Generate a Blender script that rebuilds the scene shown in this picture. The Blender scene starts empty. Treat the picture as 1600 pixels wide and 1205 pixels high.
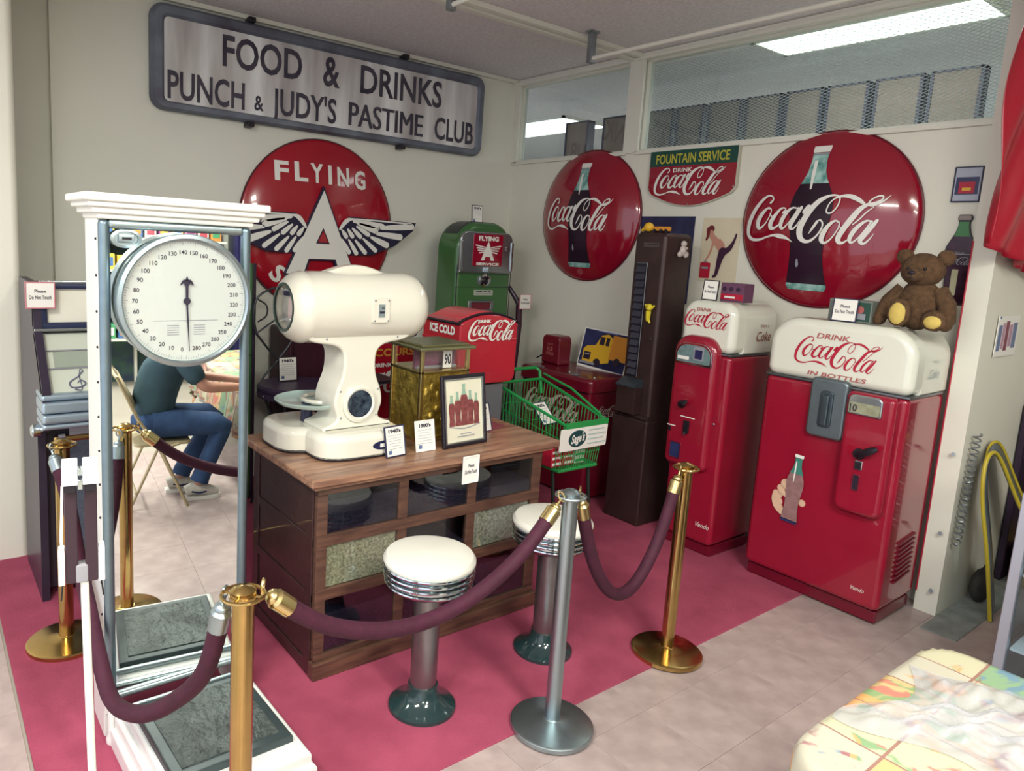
import bpy, bmesh, math, random
from math import pi, sin, cos, radians, sqrt, atan2, hypot
from mathutils import Vector, Matrix
random.seed(7)
SC = bpy.context.scene
COL = SC.collection
V3 = Vector

# ------------------------------------------------------------------ camera, world, exposure, large lights
cam_d = bpy.data.cameras.new('camera')
cam = bpy.data.objects.new('camera', cam_d); COL.objects.link(cam)
cam_d.sensor_width = 36.0
cam_d.lens = 1112.8 / 1600 * 36.0
cam_d.shift_x = 114.8 / 1600
cam_d.shift_y = -51.6 / 1600
cam_d.clip_start = 0.05
_r = V3((0.80600478, -0.58943784, 0.05403079))
_d = V3((-0.04506744, -0.15212957, -0.98733253))
_f = V3((0.59019083, 0.79335971, -0.14918162))
cam.matrix_world = Matrix(((_r.x, -_d.x, -_f.x, 0), (_r.y, -_d.y, -_f.y, 0), (_r.z, -_d.z, -_f.z, 1.85), (0, 0, 0, 1)))
SC.camera = cam
SC.view_settings.view_transform = 'Standard'
SC.view_settings.look = 'None'
SC.view_settings.gamma = 1.0
SC.view_settings.use_curve_mapping = False
SC.view_settings.exposure = 0.22
w = bpy.data.worlds.new('world'); SC.world = w; w.use_nodes = True
w.node_tree.nodes['Background'].inputs[0].default_value = (0.84, 0.84, 0.95, 1)
w.node_tree.nodes['Background'].inputs[1].default_value = 1.5
CEIL = 3.36

def area(loc, sx, sy, power, col=(1, 0.97, 0.9), rot=(0, 0, 0)):
    d = bpy.data.lights.new('tube_and_fill_light', 'AREA'); d.shape = 'RECTANGLE'; d.size = sx; d.size_y = sy
    d.energy = power; d.color = col
    o = bpy.data.objects.new('tube_and_fill_light', d); COL.objects.link(o); o.location = loc; o.rotation_euler = rot
    return o
FIX = [(-0.9, 1.0), (1.3, -0.7), (-0.9, -2.6), (1.3, -3.2)]
for fx, fy in FIX:
    area((fx, fy, CEIL - 0.10), 0.5, 1.3, 112, (1.0, 0.98, 0.88))
area((4.96, 2.28, CEIL - 0.04), 0.36, 1.2, 14)
area((7.8, 3.6, CEIL - 0.08), 1.2, 1.4, 210)  # added fill lamp without a fixture, brightens the next room by floor bounce
area((6.35, 6.65, CEIL - 0.04), 0.7, 1.4, 60)

# ------------------------------------------------------------------ materials
def S(h):
    h = h.lstrip('#'); c = [int(h[i:i + 2], 16) / 255 for i in (0, 2, 4)]
    return tuple((x / 12.92 if x <= 0.04045 else ((x + 0.055) / 1.055) ** 2.4) for x in c) + (1,)
MATS = {}
def mat(name, col, rough=0.5, metal=0.0, n=0.0, scale=6.0, bump=0.0, bscale=None, col2=None, coat=0.0, emit=None, estr=0, spec=0.5, stretch=None, trans=0, ior=1.45, alpha=1):
    if name in MATS: return MATS[name]
    m = bpy.data.materials.new(name); m.use_nodes = True; nt = m.node_tree; b = nt.nodes['Principled BSDF']
    c = S(col); b.inputs['Base Color'].default_value = c
    b.inputs['Roughness'].default_value = rough; b.inputs['Metallic'].default_value = metal
    b.inputs['Coat Weight'].default_value = coat; b.inputs['Specular IOR Level'].default_value = spec
    b.inputs['Transmission Weight'].default_value = trans; b.inputs['IOR'].default_value = ior
    b.inputs['Alpha'].default_value = alpha
    tc = nt.nodes.new('ShaderNodeTexCoord'); mp = nt.nodes.new('ShaderNodeMapping'); nt.links.new(tc.outputs['Object'], mp.inputs[0])
    if stretch: mp.inputs['Scale'].default_value = stretch
    if n > 0 or col2:
        t = nt.nodes.new('ShaderNodeTexNoise'); t.inputs['Scale'].default_value = scale; t.inputs['Detail'].default_value = 5
        nt.links.new(mp.outputs[0], t.inputs['Vector'])
        r = nt.nodes.new('ShaderNodeValToRGB')
        c2 = S(col2) if col2 else tuple(x * (1 - n) for x in c[:3]) + (1,)
        r.color_ramp.elements[0].position = 0.35; r.color_ramp.elements[1].position = 0.65
        r.color_ramp.elements[0].color = c2; r.color_ramp.elements[1].color = c
        nt.links.new(t.outputs['Fac'], r.inputs[0]); nt.links.new(r.outputs[0], b.inputs['Base Color'])
    if bump:
        t2 = nt.nodes.new('ShaderNodeTexNoise'); t2.inputs['Scale'].default_value = bscale or scale; t2.inputs['Detail'].default_value = 3
        nt.links.new(mp.outputs[0], t2.inputs['Vector'])
        bp = nt.nodes.new('ShaderNodeBump'); bp.inputs['Strength'].default_value = bump; bp.inputs['Distance'].default_value = 0.01
        nt.links.new(t2.outputs['Fac'], bp.inputs['Height']); nt.links.new(bp.outputs[0], b.inputs['Normal'])
    if emit:
        b.inputs['Emission Color'].default_value = S(emit); b.inputs['Emission Strength'].default_value = estr
    MATS[name] = m; return m

WALL = mat('wall_paint', '#e0dfd2', 0.6, n=0.03, scale=2, bump=0.04, bscale=40)
WALLD = mat('wall_paint_cool', '#e0e1d6', 0.6, n=0.03, scale=2)
CEILM = mat('ceiling_texture', '#dedbdd', 0.9, n=0.16, scale=45, bump=0.5, bscale=90)
TRIM = mat('trim_white', '#dcdcd0', 0.45, n=0.03)
TILE = [mat('vinyl_tile_%s' % k, c, 0.35, n=0.12, scale=9, col2=c2, bump=0.03, bscale=60) for k, c, c2 in (('light', '#b6a5a2', '#a49390'), ('mid', '#b4a3a0', '#a2918e'), ('dark', '#b2a19e', '#a08f8c'))]
CARPET = mat('red_carpet', '#ab4b66', 0.97, scale=5, col2='#9a3f59', bump=0.5, bscale=300)
REDE = mat('red_enamel', '#941730', 0.16, coat=0.6, n=0.12, scale=3)
REDS = mat('red_sign_enamel', '#93102a', 0.14, coat=0.7, n=0.1, scale=3)
REDF = mat('red_orange_enamel', '#a51428', 0.18, coat=0.6, n=0.1, scale=3)
REDD = mat('dark_red_paint', '#6c0c24', 0.3, coat=0.3, n=0.15, scale=5)
WHE = mat('white_enamel', '#dddfd2', 0.2, coat=0.5, n=0.03, scale=3)
CREAM = mat('cream_porcelain', '#dddbce', 0.18, coat=0.6, n=0.05, scale=4)
PRW = mat('white_print', '#e6e6e0', 0.4)
PRR = mat('red_print', '#b01c38', 0.4)
PRP = mat('faded_red_print', '#a85a58', 0.5)
PRK = mat('black_print', '#2a2438', 0.5)
PRG = mat('grey_print', '#8d8f98', 0.6)
BLK = mat('black_paint', '#1d1822', 0.4, n=0.1)
DKP = mat('dark_purple_plastic', '#2a1f30', 0.45, n=0.15)
CHR = mat('chrome', '#c9d3d6', 0.12, 1.0)
STEEL = mat('brushed_steel', '#a9b8bd', 0.36, 1.0, n=0.08, scale=30, stretch=(1, 1, 0.05))
BRASS = mat('polished_brass', '#c2a469', 0.2, 1.0, n=0.12, scale=14)
BRASSL = mat('pale_brass', '#ddc98f', 0.25, 1.0, n=0.1, scale=20)
GOLD = mat('embossed_brass', '#c9af58', 0.42, .85, scale=22, col2='#8d7836', bump=0.9, bscale=34)
VELVET = mat('burgundy_velvet', '#42122a', 0.75, n=0.25, scale=25, bump=0.2, bscale=80)
MIRROR = mat('mirror_glass', '#e3e8e6', 0.0, 1.0)
PAPER = mat('paper', '#e9e8e2', 0.7)
WOODD = mat('dark_walnut', '#3c2524', 0.4, n=0.4, scale=5, stretch=(1, 6, 6), coat=0.2)
WOODT = mat('worn_oak_top', '#a37d63', 0.45, scale=4, col2='#765546', stretch=(1, 9, 9), coat=0.2)
WOODM = mat('mid_walnut', '#644739', 0.4, scale=5, col2='#463029', stretch=(1, 8, 8), coat=0.2)
GREENP = mat('green_enamel', '#3e6b3c', 0.28, coat=0.4, n=0.15, scale=4)
CARTG = mat('green_wire', '#23914a', 0.35, coat=0.2)
GREYM = mat('grey_metal', '#8c9296', 0.35, 0.7, n=0.1)
BROWN = mat('brown_hammered_metal', '#41302f', 0.35, 0.3, n=0.2, scale=8, bump=0.1, bscale=120)
RUBBER = mat('black_rubber', '#17151a', 0.7)

def glass(name='clear_glass', tint='#ffffff', refl=0.025, rough=0.02):
    if name in MATS: return MATS[name]
    m = bpy.data.materials.new(name); m.use_nodes = True; nt = m.node_tree
    for x in list(nt.nodes):
        if x.type != 'OUTPUT_MATERIAL': nt.nodes.remove(x)
    out = [x for x in nt.nodes if x.type == 'OUTPUT_MATERIAL'][0]
    t = nt.nodes.new('ShaderNodeBsdfTransparent'); t.inputs[0].default_value = S(tint)
    g = nt.nodes.new('ShaderNodeBsdfGlossy'); g.inputs['Roughness'].default_value = rough
    lw = nt.nodes.new('ShaderNodeLayerWeight'); lw.inputs[0].default_value = 0.25
    mr = nt.nodes.new('ShaderNodeMapRange'); mr.inputs[3].default_value = refl; mr.inputs[4].default_value = 0.35
    nt.links.new(lw.outputs['Facing'], mr.inputs[0])
    mx = nt.nodes.new('ShaderNodeMixShader'); nt.links.new(mr.outputs[0], mx.inputs[0])
    nt.links.new(t.outputs[0], mx.inputs[1]); nt.links.new(g.outputs[0], mx.inputs[2]); nt.links.new(mx.outputs[0], out.inputs[0])
    MATS[name] = m; return m
GLASS = glass()
GLASSB = glass('bluish_glass', '#eaf1f4', 0.03)

# ------------------------------------------------------------------ geometry helpers
ORG = {}
class Fr:
    """a local frame: o + u*a + v*b + n*c"""
    def __init__(s, o, u=(1, 0, 0), v=(0, 0, 1), n=(0, -1, 0)):
        s.o = V3(o); s.u = V3(u).normalized(); s.v = V3(v).normalized(); s.n = V3(n).normalized()
    def __call__(s, a, b, c=0.0): return s.o + s.u * a + s.v * b + s.n * c
    def sub(s, a, b, c=0.0, rot=0.0):
        return Fr(s(a, b, c), s.u * cos(rot) + s.v * sin(rot), s.v * cos(rot) - s.u * sin(rot), s.n)
def FA(x, y, z): return Fr((x, y, z), (1, 0, 0), (0, 0, 1), (0, -1, 0))     # faces -Y
def FB(x, y, z): return Fr((x, y, z), (0, -1, 0), (0, 0, 1), (-1, 0, 0))    # faces -X
def FU(x, y, z, yaw=0): return Fr((x, y, z), (cos(yaw), sin(yaw), 0), (-sin(yaw), cos(yaw), 0), (0, 0, 1))  # faces up
def yawf(x, y, z, yaw=0, tilt=0):
    u = V3((cos(yaw), sin(yaw), 0)); n0 = V3((sin(yaw), -cos(yaw), 0)); up = V3((0, 0, 1))
    n = n0 * cos(tilt) + up * sin(tilt); v = up * cos(tilt) - n0 * sin(tilt)
    return Fr((x, y, z), u, v, n)

class G:
    def __init__(s): s.v = []; s.f = []; s.mi = []; s.cur = 0
    def mt(s, i): s.cur = i; return s
    def add(s, vs, fs):
        o = len(s.v); s.v += [V3(p) for p in vs]
        for f in fs: s.f.append(tuple(i + o for i in f)); s.mi.append(s.cur)
        return s
    def box(s, x0, x1, y0, y1, z0, z1, fr=None):
        vs = [(x, y, z) for z in (z0, z1) for y in (y0, y1) for x in (x0, x1)]
        if fr: vs = [fr(*p) for p in vs]
        return s.add(vs, [(0, 2, 3, 1), (4, 5, 7, 6), (0, 1, 5, 4), (2, 6, 7, 3), (0, 4, 6, 2), (1, 3, 7, 5)])
    def rbox(s, x0, x1, y0, y1, z0, z1, r=0.01, seg=3, fr=None):
        bm = bmesh.new(); bmesh.ops.create_cube(bm, size=1)
        for v in bm.verts: v.co = V3(((x0 + x1) / 2 + v.co.x * (x1 - x0), (y0 + y1) / 2 + v.co.y * (y1 - y0), (z0 + z1) / 2 + v.co.z * (z1 - z0)))
        r = min(r, abs(x1 - x0) / 2.05, abs(y1 - y0) / 2.05, abs(z1 - z0) / 2.05)
        bmesh.ops.bevel(bm, geom=list(bm.edges), offset=r, segments=seg, profile=0.5, affect='EDGES')
        bm.verts.index_update()
        vs = [v.co.copy() for v in bm.verts]; fs = [[v.index for v in f.verts] for f in bm.faces]; bm.free()
        if fr: vs = [fr(*p) for p in vs]
        return s.add(vs, fs)
    def tube(s, pts, r=0.01, n=10, closed=False, flat=None):
        pts = [V3(p) for p in pts]; N = len(pts); R = r if isinstance(r, (list, tuple)) else [r] * N
        vs = []; fs = []; prev = None
        for i, p in enumerate(pts):
            if closed: t = pts[(i + 1) % N] - pts[i - 1]
            else: t = pts[min(i + 1, N - 1)] - pts[max(i - 1, 0)]
            t = t.normalized() if t.length > 1e-9 else V3((0, 0, 1))
            if prev is None:
                a = V3((0, 0, 1)) if abs(t.z) < 0.9 else V3((1, 0, 0)); x = (a - t * a.dot(t)).normalized()
            else: x = (prev - t * prev.dot(t)).normalized()
            prev = x; y = t.cross(x)
            for k in range(n):
                an = 2 * pi * k / n
                vs.append(p + (x * cos(an) + y * sin(an) * (flat or 1)) * R[i])
        M = N if closed else N - 1
        for i in range(M):
            for k in range(n):
                a = i * n + k; b = i * n + (k + 1) % n; c = ((i + 1) % N) * n + (k + 1) % n; d = ((i + 1) % N) * n + k
                fs.append((a, b, c, d))
        if not closed: fs.append(tuple(range(n - 1, -1, -1))); fs.append(tuple((N - 1) * n + k for k in range(n)))
        return s.add(vs, fs)
    def lathe(s, prof, c=(0, 0, 0), n=32, fr=None, sx=1, sy=1, op=False):
        """prof: (r, h) pairs, axis = Z of frame (fr.n) or world Z"""
        vs = []; fs = []
        f = fr or (lambda a, b, h: V3((c[0] + a, c[1] + b, c[2] + h)))
        for r, h in prof:
            for k in range(n):
                an = 2 * pi * k / n; vs.append(f(r * cos(an) * sx, r * sin(an) * sy, h))
        for i in range(len(prof) - 1):
            for k in range(n):
                fs.append((i * n + k, i * n + (k + 1) % n, (i + 1) * n + (k + 1) % n, (i + 1) * n + k))
        if op or (len(prof) == 2 and prof[1][0] < 1e-5 and abs(prof[0][1] - prof[1][1]) < .004): return s.add(vs, fs)
        if prof[0][0] > 1e-5: fs.append(tuple(range(n - 1, -1, -1)))
        if prof[-1][0] > 1e-5: fs.append(tuple((len(prof) - 1) * n + k for k in range(n)))
        return s.add(vs, fs)
    def prism(s, poly, fr, d=0.01, bev=0.0, seg=4, bevback=False):
        """poly 2D CCW in frame; front at c=0, back at c=-d, front edge rounded by bev"""
        ar = sum(poly[i][0] * poly[(i + 1) % len(poly)][1] - poly[(i + 1) % len(poly)][0] * poly[i][1] for i in range(len(poly)))
        if ar < 0: poly = poly[::-1]
        n = len(poly)
        def off(t):
            out = []
            for i in range(n):
                a = poly[i - 1]; b = poly[i]; c = poly[(i + 1) % n]
                d1 = (b[0] - a[0], b[1] - a[1]); d2 = (c[0] - b[0], c[1] - b[1])
                l1 = hypot(*d1) or 1; l2 = hypot(*d2) or 1
                n1 = (-d1[1] / l1, d1[0] / l1); n2 = (-d2[1] / l2, d2[0] / l2)
                k = 1 + n1[0] * n2[0] + n1[1] * n2[1]; k = max(k, 0.35)
                out.append((b[0] + (n1[0] + n2[0]) / k * t, b[1] + (n1[1] + n2[1]) / k * t))
            return out
        rings = [(off(0), -d)]
        if bev > 0:
            for j in range(seg + 1):
                a = pi / 2 * j / seg; rings.append((off(bev * (1 - cos(a))), -bev * (1 - sin(a))))
        else: rings.append((off(0), 0))
        vs = []; fs = []
        for pl, c in rings: vs += [fr(x, y, c) for x, y in pl]
        for i in range(len(rings) - 1):
            for k in range(n): fs.append((i * n + k, i * n + (k + 1) % n, (i + 1) * n + (k + 1) % n, (i + 1) * n + k))
        fs.append(tuple(range(n - 1, -1, -1))); fs.append(tuple((len(rings) - 1) * n + k for k in range(n)))
        return s.add(vs, fs)
    def ribbon(s, P, fr, n_sub=5, lift=0.0):
        """P: list of (a,b,width) smoothed to a flat stroke in a map fr(a,b,c)"""
        pts = spline([(p[0], p[1], p[2]) for p in P], n_sub)
        vs = []; fs = []
        for i, p in enumerate(pts):
            q0 = pts[max(0, i - 1)]; q1 = pts[min(len(pts) - 1, i + 1)]
            dx, dy = q1[0] - q0[0], q1[1] - q0[1]; L = hypot(dx, dy) or 1
            nx, ny = -dy / L, dx / L; h = max(p[2], 0.0005) / 2
            vs += [fr(p[0] + nx * h, p[1] + ny * h, lift), fr(p[0] - nx * h, p[1] - ny * h, lift)]
        for i in range(len(pts) - 1): fs.append((2 * i, 2 * i + 1, 2 * i + 3, 2 * i + 2))
        for e in (0, -1):
            p = pts[e]; h = p[2] / 2
            if h > 0.003:
                o = len(vs)
                vs += [fr(p[0] + cos(2 * pi * k / 10) * h, p[1] + sin(2 * pi * k / 10) * h, lift + .0003) for k in range(10)]
                fs.append(tuple(range(o, o + 10)))
        return s.add(vs, fs)
    def build(s, name, mats, parent=None, smooth=40, origin=None):
        if not isinstance(mats, (list, tuple)): mats = [mats]
        org = ORG.get(parent.name, V3((0, 0, 0))) if parent else (V3(origin) if origin else V3((0, 0, 0)))
        me = bpy.data.meshes.new(name); me.from_pydata([v - org for v in s.v], [], s.f)
        for m in mats: me.materials.append(m)
        me.polygons.foreach_set('material_index', [min(i, len(mats) - 1) for i in s.mi])
        me.update()
        bm = bmesh.new(); bm.from_mesh(me); bmesh.ops.recalc_face_normals(bm, faces=bm.faces); bm.to_mesh(me); bm.free()
        if smooth:
            me.polygons.foreach_set('use_smooth', [True] * len(me.polygons)); me.set_sharp_from_angle(angle=radians(smooth))
        o = bpy.data.objects.new(name, me); COL.objects.link(o)
        if smooth and smooth <= 60:
            wnm = o.modifiers.new('weighted', 'WEIGHTED_NORMAL'); wnm.keep_sharp = True; wnm.weight = 80
        if parent: o.parent = parent; ORG[o.name] = org
        else: o.location = org; ORG[o.name] = org
        return o
def spline(P, n):
    out = []
    if len(P) < 3:
        for k in range(n * 2 + 1): out.append(tuple(a + (b - a) * k / (n * 2) for a, b in zip(P[0], P[-1])))
        return out
    for i in range(len(P) - 1):
        p0 = P[max(0, i - 1)]; p1 = P[i]; p2 = P[i + 1]; p3 = P[min(len(P) - 1, i + 2)]
        for k in range(n):
            t = k / n
            out.append(tuple(0.5 * ((2 * b) + (-a + c) * t + (2 * a - 5 * b + 4 * c - d) * t * t + (-a + 3 * b - 3 * c + d) * t ** 3) for a, b, c, d in zip(p0, p1, p2, p3)))
    out.append(tuple(P[-1])); return out
def rr(x0, x1, y0, y1, r, n=6):
    if not isinstance(r, (list, tuple)): r = [r] * 4      # bl br tr tl
    out = []
    for (cx, cy, a0), q in zip(((x0, y0, pi), (x1, y0, 1.5 * pi), (x1, y1, 0), (x0, y1, 0.5 * pi)), r):
        sx = 1 if cx == x0 else -1; sy = 1 if cy == y0 else -1
        if q <= 0: out.append((cx, cy)); continue
        for k in range(n + 1):
            a = a0 + pi / 2 * k / n; out.append((cx + sx * q + cos(a) * q, cy + sy * q + sin(a) * q))
    return out
def circ(cx, cy, r, n=32, ry=None): return [(cx + r * cos(2 * pi * k / n), cy + (ry or r) * sin(2 * pi * k / n)) for k in range(n)]

def thing(name, label, cat, loc=(0, 0, 0), group=None):
    o = bpy.data.objects.new(name, None); COL.objects.link(o); o.location = loc; o.empty_display_size = 0.1
    o['label'] = label; o['category'] = cat
    if group: o['group'] = group
    ORG[o.name] = V3(loc); return o
def tag(o, label, cat, group=None, kind=None):
    o['label'] = label; o['category'] = cat
    if group: o['group'] = group
    if kind: o['kind'] = kind
    return o
def struct(o): o['kind'] = 'structure'; return o

_tc = {}
def textgeo(s, bold=0.0):
    k = (s, bold)
    if k in _tc: return _tc[k]
    cu = bpy.data.curves.new('lettering', 'FONT'); cu.body = s; cu.size = 1; cu.resolution_u = 3; cu.offset = bold
    o = bpy.data.objects.new('lettering_tmp', cu); COL.objects.link(o)
    bpy.context.view_layer.update()
    e = o.evaluated_get(bpy.context.evaluated_depsgraph_get()); me = e.to_mesh()
    vs = [(v.co.x, v.co.y) for v in me.vertices]; fs = [tuple(p.vertices) for p in me.polygons]
    e.to_mesh_clear(); bpy.data.objects.remove(o); bpy.data.curves.remove(cu)
    _tc[k] = (vs, fs); return _tc[k]
def text(s, fr, h, m=None, parent=None, width=None, ctr=False, bold=0.0, shear=0.0, lift=0.002, g=None, name='lettering', depth=0):
    """cap height h; left-bottom (or centre-bottom) at frame origin"""
    vs, fs = textgeo(s, bold)
    if not vs: return
    x0 = min(v[0] for v in vs); x1 = max(v[0] for v in vs)
    ky = h / 0.70
    kx = width / (x1 - x0) if width else ky
    off = -(x1 - x0) * kx / 2 if ctr else 0
    own = g is None
    if own: g = G()
    f = (lambda a, b: fr(a, b, lift))
    pv = [((v[0] - x0) * kx + off + v[1] * ky * shear, v[1] * ky) for v in vs]
    g.add([fr(a, b, lift) for a, b in pv], fs)
    if depth: g.add([fr(a, b, lift - depth) for a, b in pv], fs)
    if own: return g.build(name, m, parent, smooth=0)
LOGO = [[(0.199,0.284,0.017),(0.216,0.302,0.014),(0.211,0.326,0.011),(0.181,0.336,0.013),(0.147,0.324,0.019),(0.104,0.285,0.027),(0.06,0.225,0.034),(0.028,0.153,0.038),(0.017,0.091,0.035),(0.026,0.045,0.03),(0.066,0.015,0.023),(0.131,0.013,0.018),(0.193,0.032,0.013),(0.253,0.047,0.017),(0.308,0.042,0.032),(0.362,0.028,0.019),(0.412,0.0,0.001)],[(0.204,0.243,0.009),(0.182,0.245,0.014),(0.142,0.21,0.029),(0.111,0.157,0.037),(0.111,0.111,0.032),(0.135,0.099,0.018),(0.179,0.138,0.009),(0.21,0.198,0.008),(0.212,0.236,0.009),(0.189,0.243,0.013)],[(0.205,0.206,0.008),(0.229,0.182,0.009),(0.249,0.198,0.006)],[(0.317,0.211,0.02),(0.333,0.226,0.012),(0.323,0.242,0.009),(0.29,0.235,0.017),(0.247,0.183,0.029),(0.22,0.131,0.036),(0.231,0.098,0.029),(0.269,0.106,0.015),(0.31,0.143,0.008)],[(0.424,0.238,0.01),(0.386,0.243,0.013),(0.349,0.216,0.025),(0.315,0.161,0.032),(0.307,0.113,0.027),(0.327,0.097,0.015),(0.367,0.136,0.009),(0.407,0.198,0.009),(0.431,0.241,0.015)],[(0.452,0.245,0.022),(0.419,0.191,0.031),(0.389,0.136,0.033),(0.384,0.103,0.025),(0.406,0.095,0.015),(0.435,0.126,0.009),(0.452,0.163,0.003)],[(0.478,0.214,0.033),(0.503,0.248,0.033)],[(0.523,0.06,0.002),(0.547,0.098,0.017),(0.576,0.147,0.018)],[(0.576,0.147,0.007),(0.595,0.157,0.011),(0.614,0.133,0.011),(0.607,0.092,0.011),(0.578,0.045,0.013),(0.537,0.012,0.019),(0.498,0.01,0.027),(0.465,0.039,0.039),(0.458,0.097,0.045),(0.484,0.166,0.043),(0.525,0.237,0.04),(0.577,0.293,0.032),(0.639,0.323,0.016),(0.686,0.323,0.011),(0.704,0.301,0.009),(0.696,0.253,0.009),(0.667,0.211,0.011),(0.639,0.205,0.011),(0.628,0.224,0.01),(0.642,0.271,0.009),(0.675,0.305,0.011),(0.723,0.32,0.019),(0.774,0.315,0.029),(0.819,0.294,0.027),(0.855,0.268,0.017)],[(0.72,0.145,0.009),(0.692,0.152,0.014),(0.652,0.117,0.027),(0.622,0.06,0.035),(0.617,0.018,0.029),(0.64,0.002,0.017),(0.678,0.03,0.01),(0.714,0.09,0.008),(0.725,0.132,0.008),(0.709,0.149,0.011)],[(0.72,0.118,0.007),(0.746,0.104,0.008),(0.766,0.128,0.005)],[(1.0,0.325,0.002),(0.965,0.287,0.012),(0.919,0.261,0.019),(0.887,0.261,0.017),(0.89,0.288,0.01),(0.924,0.314,0.01),(0.955,0.318,0.01),(0.955,0.297,0.01),(0.926,0.276,0.014),(0.89,0.264,0.019)],[(0.89,0.268,0.017),(0.843,0.238,0.031),(0.802,0.18,0.037),(0.758,0.108,0.036),(0.727,0.045,0.035),(0.731,0.01,0.028),(0.759,0.007,0.015),(0.789,0.032,0.005)],[(0.916,0.247,0.006),(0.878,0.211,0.009),(0.84,0.163,0.009),(0.805,0.129,0.007)],[(0.918,0.149,0.009),(0.886,0.155,0.013),(0.848,0.126,0.023),(0.812,0.077,0.029),(0.796,0.029,0.025),(0.811,0.009,0.014),(0.846,0.04,0.009),(0.886,0.102,0.008),(0.915,0.153,0.013)],[(0.944,0.158,0.02),(0.914,0.11,0.029),(0.877,0.055,0.032),(0.86,0.02,0.026),(0.882,0.004,0.015),(0.913,0.035,0.009),(0.936,0.075,0.003)]]
def logo(fr, width, m, parent, lift=0.002, fat=1.0, name='script_lettering', sy=1.0):
    g = G()
    def f(a, b, c): return fr(a * width, b * width * sy, c)
    for st in LOGO: g.ribbon([(a, b, wd * fat) for a, b, wd in st], f, 5, lift)
    return g.build(name, m, parent, smooth=0)
BOT = [(0, .13), (.03, .145), (.06, .14), (.14, .125), (.25, .115), (.35, .12), (.45, .135), (.55, .15), (.62, .148), (.70, .12), (.76, .085), (.82, .062), (.9, .052), (.955, .055), (.956, .062), (1.0, .06)]
def strip(g, prof, fr, H, W=1.0, nx=8, lift=0.002, cx=0, shade=None):
    """a flat printed profile shape: prof (t, halfwidth) both in units of H"""
    vs = []; fs = []
    for t, hw in prof:
        for k in range(nx + 1): vs.append(fr(cx + (2 * k / nx - 1) * hw * H * W, t * H, lift))
    for i in range(len(prof) - 1):
        for k in range(nx): a = i * (nx + 1) + k; fs.append((a, a + 1, a + nx + 2, a + nx + 1))
    g.add(vs, fs)
def interp(prof, t):
    for a, b in zip(prof, prof[1:]):
        if a[0] <= t <= b[0]: return a[1] + (b[1] - a[1]) * (t - a[0]) / max(1e-9, b[0] - a[0])
    return prof[-1][1]
def cut(prof, t0, t1, n=10): return [(t0 + (t1 - t0) * k / n, interp(prof, t0 + (t1 - t0) * k / n)) for k in range(n + 1)]
LIQ = mat('cola_print', '#2b1428', 0.3, n=0.3, scale=4); GLG = mat('bottle_glass_print', '#4f8a84', 0.35, n=0.4, scale=20, col2='#a9cfc8')
TEALP = mat('teal_print', '#3f7f74', 0.4)
def bottle_print(fr, H, parent, lift=0.003, name='bottle_picture', W=1.0):
    g = G()
    strip(g.mt(0), cut(BOT, .045, .74), fr, H, W, lift=lift)
    strip(g.mt(1), cut(BOT, 0, .045, 3), fr, H, W, lift=lift)
    strip(g.mt(1), cut(BOT, .74, .95), fr, H, W, lift=lift)
    strip(g.mt(2), cut(BOT, .955, 1.0, 3), fr, H, W, lift=lift)
    strip(g.mt(2), [(.7, .006), (.8, .012), (.9, .012)], fr, H, W, lift=lift + .001, nx=2, cx=-.02 * H)
    strip(g.mt(3), [(.16, .005), (.18, .012), (.22, .005)], fr, H, W, lift=lift + .001, nx=2, cx=-.06 * H)
    strip(g.mt(3), [(.935, .056), (.945, .056)], fr, H, W, lift=lift + .001, nx=4)
    return g.build(name, [LIQ, GLG, PRW, PRG], parent, smooth=0)
def dome(fr, R, dep):
    def f(a, b, c=0.0):
        q = min(1.0, (a * a + b * b) / (R * R))
        return fr(a, b, dep * (1 - q) ** 0.62 * (0.35 * (1 - q) ** .4 + .65) + c)
    return f
def disc(name, label, fr, R, dep, m, rimm):
    t = thing(name, label, 'sign', fr.o)
    D = dome(fr, R, dep); g = G(); vs = []; fs = []; n = 64; rings = [0.02, .15, .3, .45, .6, .7, .8, .84, .88, .91, .94, .96, .975, .99, 1.0]
    for q in rings:
        for k in range(n): a = 2 * pi * k / n; vs.append(D(R * q * cos(a), R * q * sin(a)))
    for k in range(n): a = 2 * pi * k / n; vs.append(fr(R * cos(a), R * sin(a), -0.02))
    for i in range(len(rings)):
        for k in range(n): fs.append((i * n + k, i * n + (k + 1) % n, (i + 1) * n + (k + 1) % n, (i + 1) * n + k))
    fs.append(tuple(range(n - 1, -1, -1))); fs.append(tuple(len(rings) * n + k for k in range(n)))
    g.add(vs, fs).build('disc', m, t, smooth=60)
    g = G(); g.tube([fr(R * cos(2 * pi * k / n), R * sin(2 * pi * k / n), -0.004) for k in range(n)], 0.008, 6, closed=True); g.build('rim', rimm, t)
    return t, D

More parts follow.
